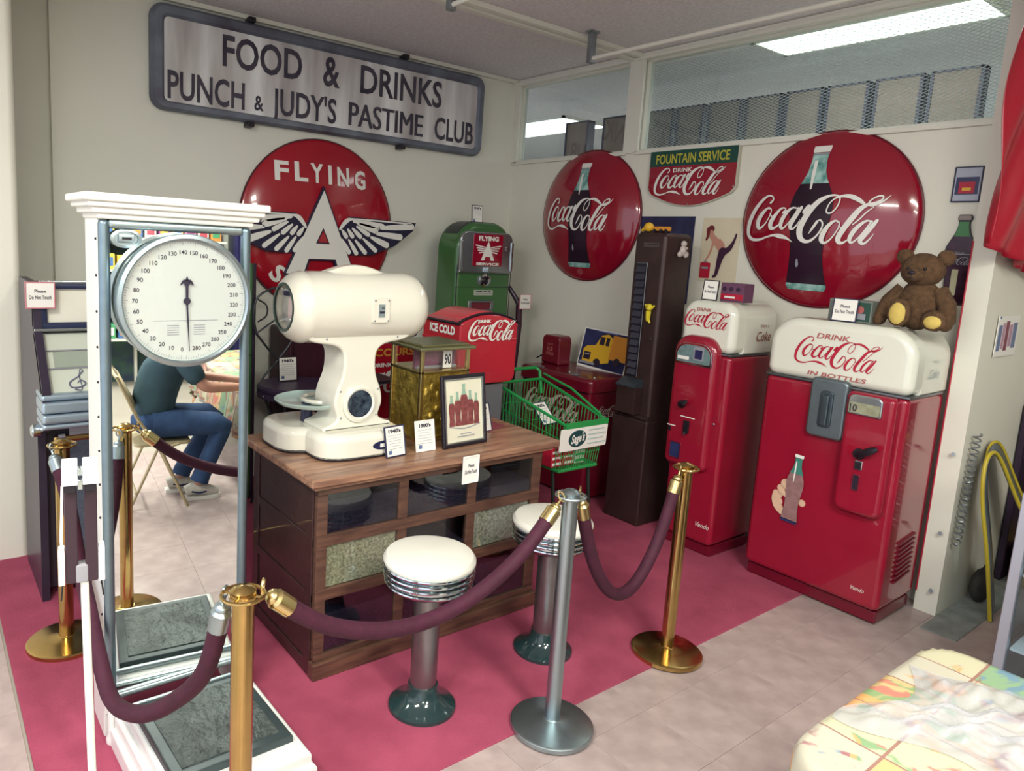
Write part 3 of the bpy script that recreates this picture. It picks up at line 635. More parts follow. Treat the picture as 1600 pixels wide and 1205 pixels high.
q = G(); ring(q, rr(cy - 1.58, cy - 1.54, .70, .79, .01, 4), rr(cy - 1.574, cy - 1.546, .706, .784, .008, 4), fq(.003), .003, .001); q.mt(1).prism(rr(cy - 1.574, cy - 1.546, .706, .784, .008, 4), fq(.001), .001, 0); q.build('coin_return', [REDD, DKP], pn)
q = G(); q.lathe([(.008, 0), (.008, .006), (.004, .009), (0, .009)], n=12, fr=lambda a, b, h: f(cy - 1.44 + a, .745 + b, .035 + h)); q.build('lock', CHR, pn)
W6 = lambda fr, m, lw, par, sy=1.0, fat=1.0: logo(fr, lw, m, par, .003, fat, sy=sy)
fw = Fr(f(0, 0, .007), f.u, f.v, f.n)
logo(lambda a, b, c=0: fw(cy - 1.985 + a, b + 1.312, c), .445, PRR, t, .002, fat=.85, sy=1.02)
text('DRINK', fw.sub(cy - 1.875, 1.462), .028, PRP, t, width=.17, bold=.02, shear=.25)
text('IN BOTTLES', fw.sub(cy - 1.90, 1.258), .022, PRP, t, width=.30, bold=.02, shear=.25)
# hand holding a bottle decal
q = G(); hb = lambda a, b, c=0: f(cy - 1.90 + a, .40 + b, c)
PSK = mat('pale_skin_print', '#d8b59a', .5, n=.1, scale=30)
for i, (a, b, r) in enumerate(((-.045, .22, .02), (-.062, .18, .024), (-.076, .14, .026), (-.072, .10, .028), (-.06, .065, .024))): q.prism(circ(a, b, r, 14), Fr(hb(0, 0, .0015 + i * .0012), f.u, f.v, f.n), .0008, 0)
q.ribbon([(-.088, .15, .03), (-.09, .11, .035), (-.07, .07, .04), (-.045, .04, .02)], hb, 4, .0085); q.ribbon([(-.05, .215, .03), (-.01, .18, .026)], hb, 4, .0092); q.ribbon([(-.06, .17, .03), (-.01, .14, .026)], hb, 4, .0099)
hp = q.build('hand_picture', PSK, t, smooth=0)
q = G(); q.prism(circ(.062, .13, .02, 14), Fr(hb(0, 0, .002), f.u, f.v, f.n), .0008, 0); q.build('thumb_picture', PSK, t, smooth=0)
fbx = Fr(hb(.004, .0, .0115), (f.u - f.v * .045).normalized(), (f.v + f.u * .045).normalized(), f.n); q = G()
strip(q.mt(0), cut(BOT, .03, .72), fbx, .40, W=.82, nx=4, lift=0); strip(q.mt(1), cut(BOT, .72, .95), fbx, .40, W=.9, nx=4, lift=0); strip(q.mt(3), cut(BOT, .955, 1, 3), fbx, .40, nx=4, lift=0); strip(q.mt(2), cut(BOT, 0, .04, 3), fbx, .40, W=.85, nx=4, lift=0); strip(q.mt(3), [(.6, .006), (.75, .01), (.9, .008)], fbx, .40, nx=2, lift=.001, cx=-.01)
q.build('bottle_picture', [mat('faded_bottle_print', '#957272', .5, n=.25, scale=40), TEALP, NAVY, PRW], t, smooth=0)
text('Vendo', f.sub(cy - 1.535, .158), .022, PRW, t, width=.07, shear=.3, lift=.002)
# side details (faces -Y)
fs = FA(0, 1.389, 0)
text('Coke', FA(4.13, 1.382, 1.31), .05, mat('ghost_print', '#a9b6bd', .5), t, width=.13, shear=.3)
text('Have a', FA(4.17, 1.382, 1.39), .02, MATS['ghost_print'], t, width=.07, shear=.3)
q = G()
for k in range(9): q.rbox(4.10, 4.30, 1.378, 1.392, .22 + k * .027, .232 + k * .027, .004, 2)
for v in q.v: v.z += (v.x - 4.2) * .12
q.build('side_louvres', REDD, t)
# small machine
t, f = vendor('cola_machine', 'narrower red vending machine with white top and raised front panel', 3.92, 2.34, 2.70, .45, 1.29, 1.60, .09)
small = t; cy = 2.52
poly = rr(cy - 2.705, cy - 2.40, .545, 1.385, [.045, .045, .11, .11], 8)
q = G(); q.prism(poly, Fr(f(0, 0, .06), f.u, f.v, f.n), .058, .04, 6); pn = q.build('raised_panel', REDE, t)
fq = lambda c: Fr(f(0, 0, .06 + c), f.u, f.v, f.n)
q = G(); q.prism(rr(cy - 2.68, cy - 2.425, 1.20, 1.34, [.01, .01, .08, .08], 8), fq(.006), .008, .004, 2); wd = q.build('display_window', CHR, pn)
q = G(); q.prism(rr(cy - 2.668, cy - 2.437, 1.215, 1.325, [.006, .006, .07, .07], 6), fq(.008), .002, 0).mt(1).prism(rr(cy - 2.55, cy - 2.48, 1.235, 1.32, .004, 3), fq(.010), .002, 0).mt(2).prism(rr(cy - 2.54, cy - 2.49, 1.245, 1.30, .003, 3), fq(.012), .002, 0).mt(3).prism(rr(cy - 2.66, cy - 2.58, 1.23, 1.25, .003, 3), fq(.010), .002, 0); q.build('display_print', [mat('grey_teal_print', '#6f8a8c', .3, n=.3, scale=30), PRG, NAVY, PAPER], pn, smooth=0)
q = G(); q.tube([f(cy - 2.60, .945, .06), f(cy - 2.59, .95, .09), f(cy - 2.56, .965, .105), f(cy - 2.54, .98, .10)], [.02, .02, .018, .01], 10, flat=.7); q.lathe([(.026, 0), (.024, .012), (0, .014)], n=16, fr=lambda a, b, h: f(cy - 2.60 + a, .945 + b, .06 + h)); q.build('crank_handle', BLK, pn)
q = G(); q.prism(rr(cy - 2.60, cy - 2.50, .868, .874, .001, 2), fq(.002), .002, 0).prism(rr(cy - 2.69, cy - 2.63, .795, .801, .001, 2), fq(.002), .002, 0); q.build('white_caption', PRW, pn, smooth=0)
q = G(); q.rbox(cy - 2.57, cy - 2.53, .77, .85, 0, .012, .004, 2, fq(.0)).tube([f(cy - 2.55, .78, .075), f(cy - 2.55, .76, .08)], .008, 8); q.build('coin_return', BLK, pn)
q = G(); q.rbox(cy - 2.68, cy - 2.66, .76, .79, 0, .006, .002, 2, fq(.0)); q.build('slot', BLK, pn)
q = G(); ring(q, rr(cy - 2.66, cy - 2.575, .59, .70, .01, 4), rr(cy - 2.652, cy - 2.583, .598, .692, .008, 4), fq(.004), .004, .002); q.mt(1).prism(rr(cy - 2.652, cy - 2.583, .598, .692, .008, 4), fq(.001), .001, 0); q.build('opener_pocket', [REDD, NAVY], pn)
q = G(); q.lathe([(.008, 0), (.008, .006), (0, .009)], n=12, fr=lambda a, b, h: f(cy - 2.39 + a, .86 + b, .02 + h)); q.build('lock', CHR, pn)
fw = Fr(f(0, 0, .007), f.u, f.v, f.n)
logo(lambda a, b, c=0: fw(cy - 2.68 + a, b + 1.435, c), .31, PRR, t, .002, fat=.95, sy=1.0)
text('DRINK', fw.sub(cy - 2.60, 1.535), .02, PRP, t, width=.10, bold=.02, shear=.2)
text('Vendo', f.sub(cy - 2.46, .185), .03, PRW, t, width=.10, shear=.3, lift=.002)
text('Coke', FA(4.15, 2.330, 1.37), .06, mat('brown_red_print', '#8f5648', .5), t, width=.16, shear=.2, bold=.01)
text('Have a', FA(4.19, 2.330, 1.455), .024, MATS['brown_red_print'], t, width=.09, shear=.2)

# ------------------------------------------------------------------ framed cards
def card(label, x, y, z, w, h, yaw=0, tilt=.2, head="1940's", fm=None, cat='card', pm=None, lines=6, group=None, two=None, paste=0):
    fr = yawf(x, y, z, yaw, tilt)
    t = thing('display_card', label, cat, (x, y, z), group)
    q = G(); ring(q, rr(-w / 2, w / 2, 0, h, .002, 2), rr(-w / 2 + .006, w / 2 - .006, .006, h - .006, .001, 2), fr, .008, .002); q.build('frame', fm or MATS['navy_frame'], t)
    q = G(); q.box(-w / 2 + .004, w / 2 - .004, .004, h - .004, -.006, -.003, fr); q.build('paper', pm or PAPER, t, smooth=0)
    if not paste:
        b = G(); b.tube([fr(0, h * .75, -.008), fr(0, -0.0, -.008) - fr.n * h * .35], .003, 6)
        for v in b.v:
            v.z = max(v.z, z + .0005)
        b.build('prop', BLK, t)
    fl = Fr(fr(0, 0, -.002), fr.u, fr.v, fr.n)
    if two:
        text(two[0], fl.sub(0, h * .60), h * .12, PRK, t, width=w * .38, ctr=True, bold=.02, lift=0)
        text(two[1], fl.sub(0, h * .36), h * .14, PRK, t, width=w * .74, ctr=True, bold=.02, lift=0)
    else:
        text(head, fl.sub(0, h * .78), h * .11, PRK, t, width=w * .62, ctr=True, bold=.05, lift=0)
        q = G(); rnd = random.Random(int(x * 1000))
        for k in range(lines):
            ww = w * (.3 + .12 * rnd.random()); yy = h * (.68 - k * .085); q.box(-ww, ww * .9, yy, yy + h * .012, -.0005, 0, fl)
        q.mt(1).box(-w * .36, -w * .2, h * .1, h * .22, -.0005, 0, fl)
        q.build('small_print', [PRG, mat('blue_print', '#5e6f95', .5)], t, smooth=0)
    return t
PINKF = mat('pink_frame', '#c8848c', .5)
ztop = 1.565
card('navy framed do-not-touch card on the larger vending machine', 4.0, 1.775, 1.562, .125, .125, -pi / 2 + .1, .12, two=('Please', 'Do Not Touch'))
card('black framed do-not-touch card on the narrower vending machine', 3.985, 2.575, 1.602, .10, .125, -pi / 2 + .12, .12, two=('Please', 'Do Not Touch'), fm=BLK)
# carriers
def carrier(label, y0, y1, x0, x1, z, h, m1, m2):
    t = thing('bottle_carton', label, 'box', ((x0 + x1) / 2, (y0 + y1) / 2, z)); q = G(); q.rbox(x0, x1, y0, y1, z, z + h, .003, 2); q.build('carton', m1, t)
    f = FB(x0 - .001, y1, z); q = G(); n = int((y1 - y0) / .045)
    for k in range(n): q.prism(circ(.025 + k * .045, h * .68, .014, 12), f, .001, 0)
    q.mt(1).box(.004, (y1 - y0) - .004, h * .12, h * .42, -.001, .001, f).mt(2).box(.03, .10, h * .2, h * .3, .001, .002, f); q.build('print', [mat('dark_plum_print', '#35203c', .5), m2, PRW], t, smooth=0)
carrier('purple and red cola carton on the narrower vending machine', 2.385, 2.54, 4.05, 4.16, 1.60, .115, mat('plum_card', '#6b4460', .5, n=.2, scale=20), PRR)
t = thing('greeting_tin', 'small dark green picture box behind the card on the larger machine', 'box', (4.08, 1.77, 1.56))
q = G(); q.rbox(4.04, 4.13, 1.655, 1.875, 1.561, 1.68, .006, 2); q.build('tin_body', mat('grey_green', '#6f7770', .5), t)
f = FB(4.039, 1.655 + .105 + .001, 1.56); q = G(); q.box(.005, .10, .01, .11, 0, .001, f).mt(1).prism(circ(.05, .07, .02, 12), lambda a, b, c=0: f(a, b, .002 + c), .0005, 0).mt(2).box(.02, .08, .02, .05, .001, .002, f); q.build('picture', [mat('deep_green_print', '#24473c', .5), PRP, PRG], t, smooth=0)

# ------------------------------------------------------------------ teddy bear
FUR = mat('brown_mohair', '#6b5038', .95, n=.4, scale=40, bump=1.0, bscale=160)
FURL = mat('yellow_paw_felt', '#d2b964', .9, n=.1, scale=40)
t = thing('teddy_bear', 'brown teddy bear with yellow foot pads sitting on the larger machine', 'teddy bear', (4.16, 1.54, 1.56))
def blob(q, c, r, seg=20, rot=None):
    bm = bmesh.new(); bmesh.ops.create_uvsphere(bm, u_segments=seg, v_segments=seg // 2 + 2, radius=1)
    M = rot or Matrix.Identity(3)
    rx, ry, rz = r if isinstance(r, (list, tuple)) else (r, r, r)
    rnd = random.Random(3)
    for v in bm.verts:
        k = 1 + rnd.uniform(-.03, .03); v.co = V3(c) + M @ V3((v.co.x * rx * k, v.co.y * ry * k, v.co.z * rz * k))
    bm.verts.index_update(); q.add([v.co.copy() for v in bm.verts], [[v.index for v in f.verts] for f in bm.faces]); bm.free(); return q
bx, by, bz = 4.16, 1.485, 1.556
q = G(); blob(q, (bx, by, bz + .125), (.085, .10, .13)); blob(q, (bx - .02, by, bz + .09), (.085, .095, .09)); q.build('body', FUR, t)
q = G(); blob(q, (bx - .02, by, bz + .30), (.085, .10, .085)); blob(q, (bx - .095, by + .005, bz + .275), (.045, .045, .036)); hd = q.build('head', FUR, t)
for s in (-1, 1):
    q = G(); blob(q, (bx - .01, by + s * .092, bz + .365), (.025, .042, .04), 14); q.build('ear', FUR, hd)
    q = G(); blob(q, (bx - .098, by + s * .038, bz + .305), .008, 10); q.build('eye', BLK, hd)
    q = G(); q.tube([(bx, by + s * .08, bz + .2), (bx - .02, by + s * .13, bz + .13), (bx - .05, by + s * .15, bz + .06), (bx - .07, by + s * .15, bz + .035)], [.04, .042, .038, .03], 12); blob(q, (bx - .07, by + s * .15, bz + .038), .034, 12); q.build('arm', FUR, t)
for k, (yy, zz, tl) in enumerate(((by + .035, bz + .082, .35), (by - .125, bz + .055, -.1))):
    q = G(); q.tube([(bx, by + (.06 if k == 0 else -.07), bz + .05), (bx - .07, (by + yy) / 2 + (.02 if k == 0 else -.03), bz + .06), (bx - .13, yy, zz)], [.05, .05, .045], 12); blob(q, (bx - .14, yy, zz), (.03, .055, .07 if k == 0 else .05), 16); q.build('leg', FUR, t)
    q = G(); blob(q, (bx - .155, yy, zz - .004), (.022, .04, .056 if k == 0 else .034), 16); q.build('foot_pad', FURL, t)
q = G(); blob(q, (bx - .14, by + .005, bz + .285), (.01, .016, .011), 10); q.build('nose', BLK, hd)
q = G(); q.tube([(bx - .139, by + .005, bz + .272), (bx - .138, by + .005, bz + .262), (bx - .13, by + .02, bz + .255)], .0025, 6).tube([(bx - .138, by + .005, bz + .262), (bx - .13, by - .01, bz + .255)], .0025, 6); q.build('mouth', BLK, hd)

# ------------------------------------------------------------------ slim tall machine
x0, y0, y1 = 3.96, 2.905, 3.17
t = thing('slim_machine', 'tall slim dark brown coin machine with a column of slots', 'machine', (4.1, 3.05, 0))
q = G(); q.prism(rr(-.15, .15, .0, .745, .012, 3), FB(3.945, 3.06, 0), .33, .014, 3); q.build('base_cabinet', BROWN, t)
q = G(); q.prism(rr(-.128, .128, .745, 2.01, [.01, .01, .04, .04], 5), FB(3.97, 3.045, 0), .27, .03, 4); ub = q.build('upper_cabinet', BROWN, t)
q = G(); q.prism(rr(-.142, .142, .735, .775, .006, 2), FB(3.95, 3.055, 0), .31, .012, 2); q.build('ledge', BROWN, t)
f = FB(3.968, 3.045, 0)
q = G(); q.box(-.085, -.005, 1.03, 1.80, 0, .004, f); q.build('slot_panel', mat('dark_slot', '#1d1c2a', .4), ub, smooth=0)
for k in range(15):
    z = 1.045 + k * .05; q = G(); q.add([f(-.08, z, .004), f(-.01, z, .004), f(-.01, z + .036, .004), f(-.08, z + .036, .004), f(-.08, z, .022), f(-.01, z, .022)], [(0, 1, 5, 4), (4, 5, 2, 3), (0, 4, 3), (1, 2, 5)]); q.build('slot', mat('slot_metal', '#4a4a58', .35, .5), ub, smooth=0)
q = G(); q.rbox(-.003, .003, 1.03, 1.81, .003, .010, .002, 1, f); q.rbox(-.088, .003, 1.80, 1.808, .003, .010, .002, 1, f); q.build('chrome_edge', mat('dull_chrome', '#7a7f85', .3, .9), ub)
q = G(); q.rbox(-.105, .055, .78, .97, .0, .075, .008, 2, f); cb = q.build('coin_box', BROWN, t)
q = G(); q.add([f(-.108, .965, .0), f(.058, .965, 0), f(.058, .965, .085), f(-.108, .965, .085), f(-.108, 1.02, .0), f(.058, 1.02, 0), f(.058, .975, .085), f(-.108, .975, .085)], [(0, 1, 2, 3), (4, 5, 6, 7), (0, 1, 5, 4), (3, 2, 6, 7), (0, 3, 7, 4), (1, 2, 6, 5)]); q.build('coin_box_lid', mat('lid_metal', '#57606a', .3, .7), cb, smooth=0)
q = G(); q.box(-.07, -.01, .0, .02, 0, .002, Fr(f(0, .988, .05), f.u, V3((.45, 0, .2)).normalized(), V3((-.2, 0, .45)).normalized())); q.build('coin_box_plate', PRG, cb, smooth=0)
q = G(); q.box(-.045, .075, 1.915, 1.94, 0, .003, f); q.build('name_plate', mat('plate_grey', '#6b6260', .4, .5), ub, smooth=0)
q = G()
for k in range(8): q.box(-.04 + k * .014, -.031 + k * .014, 1.921, 1.934, .003, .0045, f)
q.build('embossed_marks', BLK, ub, smooth=0)
q = G(); q.lathe([(.008, 0), (.006, .006), (0, .007)], n=10, fr=lambda a, b, h: f(.085 + a, 1.30 + b, h)); q.build('lock', CHR, ub)
# yellow stuck-on toys
t = thing('yellow_figure', 'small yellow figure stuck on the slim brown machine front', 'toy', (3.955, 2.99, 1.49))
q = G(); blob(q, f(.062, 1.515, .022), .024, 14).tube([f(.058, 1.49, .02), f(.056, 1.44, .018), f(.05, 1.42, .016)], [.018, .015, .006], 8).tube([f(.07, 1.5, .02), f(.098, 1.53, .016)], .007, 6).tube([f(.05, 1.5, .02), f(.025, 1.53, .016)], .007, 6); q.tube([f(.06, 1.45, .02), f(.072, 1.41, .016)], .007, 6); q.build('body', mat('toy_yellow', '#d6c832', .5), t)
q = G(); blob(q, f(.055, 1.52, .043), .004, 6); blob(q, f(.068, 1.52, .043), .004, 6); q.build('eye', BLK, t)
t = thing('plaster_figure', 'small off-white figure stuck to the side of the slim machine', 'figurine', (4.13, 2.905, 1.86))
q = G(); blob(q, (4.13, 2.898, 1.90), (.028, .02, .035), 12); blob(q, (4.13, 2.895, 1.945), .02, 12); blob(q, (4.10, 2.898, 1.875), (.022, .016, .02), 10); blob(q, (4.165, 2.898, 1.875), (.024, .016, .022), 10); blob(q, (4.155, 2.896, 1.915), (.02, .014, .012), 10); q.build('body', mat('plaster_white', '#c9bdb8', .7, n=.2, scale=40), t)
t = thing('toy_vehicle', 'yellow and orange toy lying on top of the slim machine', 'toy', (4.06, 3.05, 2.01))
q = G(); q.rbox(4.0, 4.03, 2.93, 3.06, 2.02, 2.05, .006, 2); q.build('orange_body', ORG_P, t)
q = G(); blob(q, (4.0, 3.09, 2.045), (.03, .035, .03), 12); q.tube([(4.0, 3.06, 2.04), (4.0, 3.12, 2.035), (4.0, 3.145, 2.02)], [.018, .016, .008], 8); q.build('yellow_front', YEL, t)
for yy in (2.95, 2.99, 3.04, 3.10):
    q = G(); q.tube([(3.992, yy, 2.022), (4.035, yy, 2.022)], .0115, 10); q.build('wheel', BLK, t)

# ------------------------------------------------------------------ red cola chest with items
x0, y0, y1 = 3.95, 3.43, 4.16
t = thing('chest_cooler', 'dark red cola chest cooler with thick lid in the corner', 'cooler', (4.2, 3.8, 0))
q = G(); q.prism(rr(0, .52, 0, y1 - y0, .03, 4), FU(x0, y0, .83), .80, 0); q.build('body', REDD, t)
for a, b in ((.03, .03), (.46, .03), (.03, .66), (.46, .66)):
    q = G(); q.lathe([(.02, 0), (.02, .04)], c=(x0 + a + .015, y0 + b + .015, .0), n=10); q.build('foot', RUBBER, t)
q = G(); q.prism(rr(-.02, .54, -.02, y1 - y0 + .02, .05, 6), FU(x0, y0, .94), .10, .035, 4); ld = q.build('lid', REDD, t)
for yy in (3.6, 3.98):
    q = G(); q.rbox(3.955, 4.0, yy - .02, yy + .02, .93, .95, .005, 2); q.tube([(3.96, yy - .03, .945), (3.96, yy + .03, .945)], .006, 8); q.build('hinge', GREYM, ld)
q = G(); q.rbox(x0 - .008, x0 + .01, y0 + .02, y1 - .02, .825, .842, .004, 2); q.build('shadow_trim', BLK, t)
q = G(); q.lathe([(.012, 0), (.01, .008), (0, .01)], n=10, fr=lambda a, b, h: V3((4.03 + a, 3.47 + b, .938 + h))); q.lathe([(.012, 0), (.01, .008), (0, .01)], n=10, fr=lambda a, b, h: V3((4.03 + a, 3.72 + b, .938 + h))); q.build('lid_stud', GREYM, ld)
LG = mat('old_white_print', '#cbbdb5', .5)
f = FB(x0 - .002, y1, 0); logo(lambda a, b, c=0: f(.06 + a, b + .58, c), .60, LG, t, .003, sy=.95, fat=1.4)
f = FA(x0, y0 - .002, 0); logo(lambda a, b, c=0: f(.10 + a, b + .64, c), .26, LG, t, .003)
t = thing('red_tin', 'small dark red money box standing on the chest cooler', 'box', (4.22, 4.06, .94))
q = G(); q.prism(rr(-.10, .10, 0, .235, [.01, .01, .04, .04], 5), FB(4.16, 4.07, .94), .13, .015, 3); q.build('box_body', REDD, t)
f = FB(4.158, 4.07, .94); text('DRINK', f.sub(.0, .155), .016, PRP, t, width=.07, ctr=True); text('ICE', f.sub(.0, .11), .03, PRP, t, width=.06, ctr=True, bold=.03); text('COLD', f.sub(.0, .075), .024, PRP, t, width=.085, ctr=True, bold=.03)
q = G(); q.tube([(4.16, 4.16, 1.0), (4.14, 4.20, .97)], .006, 8); q.build('latch', BLK, t)
# leaning truck poster
a = V3((4.33, 3.93, .945)); u = V3((.02, -.5, .0)).normalized()
fr = Fr(a, V3((.05, -1, -.035)), V3((.16, -.07, 1)), V3((-1, 0, .2)))
t = thing('truck_poster', 'navy photo print of an orange and yellow truck leaning on the chest', 'poster', a)
q = G(); q.prism([(0, 0), (.46, 0), (.46, .32), (0, .32)], fr, .003, 0); q.build('sheet', PAPER, t, smooth=0)
q = G(); q.prism([(.008, .02), (.452, .012), (.452, .31), (.008, .31)], lambda a_, b, c=0: fr(a_, b, c + .001), .001, 0); pp = q.build('photo', NAVY, t, smooth=0)
truck(fr.sub(.235, -.01, .002), .46, t)

# ------------------------------------------------------------------ green shopping cart
t = thing('shopping_cart', 'small green wire shopping cart with white grocer sign', 'shopping cart', (3.2, 3.05, 0))
X0, X1, YF, YR = 3.0, 3.35, 2.80, 3.40
def cp(u, v, s):   # u across 0..1, v front->back 0..1, s bottom->top 0..1
    zf0, zf1 = .57, .86; zr0, zr1 = .57, .99
    z0 = zf0 + (zr0 - zf0) * v; z1 = zf1 + (zr1 - zf1) * v
    xa = X0 + .01 * (1 - s); xb = X1 + v * .07 - .02 * (1 - s)
    return V3((xa + (xb - xa) * u, YF + (YR - YF) * v - (.0 if v > 0 else .03 * s), z0 + (z1 - z0) * s))
q = G()
for s in (1,): q.tube([cp(0, 0, s), cp(1, 0, s), cp(1, 1, s), cp(0, 1, s)], .010, 8, closed=True)
q.tube([cp(0, 0, 0), cp(1, 0, 0), cp(1, 1, 0), cp(0, 1, 0)], .010, 8, closed=True)
q.build('rim_frame', CARTG, t)
q = G()
for k in range(17):
    u = k / 16; q.tube([cp(u, 0, 1), cp(u, 0, 0), cp(u, 1, 0), cp(u, 1, 1)], .0026, 5)
for k in range(1, 20):
    v = k / 20; q.tube([cp(0, v, 1), cp(0, v, 0), cp(1, v, 0), cp(1, v, 1)], .0026, 5)
for s in (.33, .66): q.tube([cp(0, 0, s), cp(1, 0, s), cp(1, 1, s), cp(0, 1, s)], .0026, 5, closed=True)
o = q.build('basket_wires', CARTG, t); o['kind'] = 'stuff'
h0, h1 = cp(0, 1, 1), cp(1, 1, 1)
q = G(); q.tube([h0 + V3((0, 0, -.1)), h0 + V3((0, .03, .05)), h0 + V3((.02, .05, .07)), h1 + V3((-.02, .05, .07)), h1 + V3((0, .03, .05)), h1 + V3((0, 0, -.1))], .012, 10); q.build('handle', CARTG, t)
q = G(); q.rbox(0, 1, 0, 1, 0, 1, .001, 1)
q = G(); q.tube([cp(1, .02, 1) + V3((0, 0, .02)), cp(1, .5, 1) + V3((0, 0, .06)), cp(1, .98, 1) + V3((0, 0, .04))], .008, 8); q.build('side_rail', CARTG, t)
fs = Fr((3.165, 2.765, .70), (1, 0, .0), (0, -.05, 1), (0, -1, -.05))
q = G(); q.prism(rr(-.20, .20, 0, .135, .01, 3), fs, .008, .003, 2); sg = q.build('store_sign', PRW, t)
q = G(); q.prism([(-.16, .135), (.20, .135), (.20, .17), (-.16, .17)], fs, .01, .002, 2); q.build('green_bar', CARTG, t)
q = G(); q.prism(circ(-.06, .07, .075, 28, .052), Fr(fs(0, 0, .001), fs.u, fs.v, fs.n), .001, 0); q.build('sign_oval', mat('dark_teal_print', '#174548', .4), sg, smooth=0)
text("Sage's", fs.sub(-.06, .05, .002, .12), .05, PRW, sg, width=.11, ctr=True, bold=.03, shear=.25)
q = G(); rnd = random.Random(4)
for k in range(4): q.box(.03, .185 - .02 * (k % 2), .025 + k * .028, .033 + k * .028, 0, .002, fs)
q.build('sign_small_print', mat('pale_teal_print', '#a9c2bd', .5), sg, smooth=0)
q = G()
for (xa, ya), (xb, yb) in (((X0 + .02, YF + .06), (3.0, 2.78)), ((X1 - .02, YF + .06), (3.3, 2.78)), ((X0 + .02, YR - .03), (3.0, 3.36)), ((X1 + .04, YR - .03), (3.36, 3.36))):
    q.tube([(xa, ya, .57), (xb, yb, .10)], .011, 8)
q.tube([(3.0, 2.78, .12), (3.0, 3.36, .12), (3.36, 3.36, .12), (3.3, 2.78, .12)], .011, 8, closed=True); q.build('undercarriage', mat('dark_green_wire', '#14201b', .5), t)
for (xb, yb) in ((3.0, 2.76), (3.3, 2.76), (3.0, 3.38), (3.36, 3.38)):
    q = G(); q.tube([(xb - .012, yb, .042), (xb + .012, yb, .042)], .04, 16); wl = q.build('wheel', RUBBER, t)
    q = G(); q.tube([(xb - .016, yb, .042), (xb + .016, yb, .042)], .015, 10).rbox(xb - .02, xb - .014, yb - .012, yb + .012, .035, .10, .002, 1).rbox(xb + .014, xb + .02, yb - .012, yb + .012, .035, .10, .002, 1); q.build('caster_fork', GREYM, wl)
card('framed price card lying tilted inside the green cart', 3.12, 3.0, .80, .13, .16, .12, .75, head="1950's")
for k, (xx, m1, m2, lb) in enumerate(((2.985, PRR, PRW, 'red and white grocery box at the left of the cart basket'), (3.085, PRR, PRW, 'red and white grocery box in the middle of the cart'), (3.185, mat('mint_card', '#b9cdb9', .6), CARTG, 'pale green grocery box in the cart basket'))):
    t2 = thing('grocery_box', lb, 'box', (xx, 2.86, .585)); q = G(); q.rbox(xx, xx + .085, 2.84, 2.92, .583, .70, .003, 1); q.build('carton', m1, t2, smooth=0)
    f = FA(xx, 2.839, .585); q = G()
    for j in range(3): q.box(.005, .08, .01 + j * .036, .026 + j * .036, 0, .001, f)
    q.mt(1).box(.02, .06, .03, .05, .001, .002, f); q.build('print', [m2, m1], t2, smooth=0)

# ------------------------------------------------------------------ red drink dispenser on pedestal
t = thing('drink_dispenser', 'bright red ice cold cola dispenser with rounded lid on a grey pedestal', 'dispenser', (2.78, 3.42, 0))
REDC = mat('red_dispenser', '#b52a38', .22, coat=.5, n=.08, scale=3)
X0, X1, Y0, Y1 = 2.545, 2.995, 3.22, 3.60; cx, cyy = (X0 + X1) / 2, (Y0 + Y1) / 2
q = G(); q.prism(rr(2.70, 2.95, Y0 + .04, Y1 - .04, .02, 3), FU(0, 0, 1.02), 1.02, 0); q.build('pedestal', mat('grey_pedestal', '#7b7c84', .4, .3), t)
f = FA(cx, Y0, 0)
P = rr(-.225, .225, 1.035, 1.40, [.05, .05, .03, .03], 5)
P = [p for p in P if p[1] < 1.30] + [(.225 * (1 - 2 * k / 12), 1.40 + .055 * sin(pi * k / 12) ** .8) for k in range(13)]
q = G(); q.prism(P, f, .37, .010, 3); q.build('tank', REDC, t)
P2 = [(.2 * (1 - 2 * k / 12), 1.405 + .068 * sin(pi * k / 12) ** .8) for k in range(13)] + [(-.2, 1.39), (.2, 1.39)]
q = G(); q.prism(P2, Fr(f(0, 0, -.05), f.u, f.v, f.n), .30, .03, 4); q.build('lid', mat('red_lid_light', '#c9404a', .3, coat=.4), t)
q = G(); P3 = [(.232 * (1 - 2 * k / 12), 1.404 + .058 * sin(pi * k / 12) ** .8) for k in range(13)]
q.tube([f(a, b, -.02) for a, b in P3], .008, 8); q.tube([f(-.232, 1.404, -.0), f(-.232, 1.404, -.36)], .009, 8).tube([f(.232, 1.404, -.0), f(.232, 1.404, -.36)], .009, 8); q.build('rubber_band', BLK, t)
q = G(); q.prism(rr(-.215, .215, 1.295, 1.305, .001, 1), Fr(f(0, 0, .003), f.u, f.v, f.n), .006, .002, 1); q.prism(rr(0, Y1 - Y0, 1.285, 1.30, .001, 1), Fr((X0 - .003, Y1, 0), (0, -1, 0), (0, 0, 1), (-1, 0, 0)), .006, .002, 1); q.build('body_crease', REDC, t)
logo(lambda a, b, c=0: f(a - .17, b + 1.30, c), .37, PRW, t, .006, fat=1.25, sy=1.0)
text('DRINK', f.sub(-.10, 1.41, .004), .016, PRW, t, width=.10, bold=.06)
fl = Fr((X0, Y1, 0), (0, -1, 0), (0, 0, 1), (-1, 0, 0)); text('ICE COLD', fl.sub(.085, 1.335, .004), .045, PRW, t, width=.25, bold=.05)

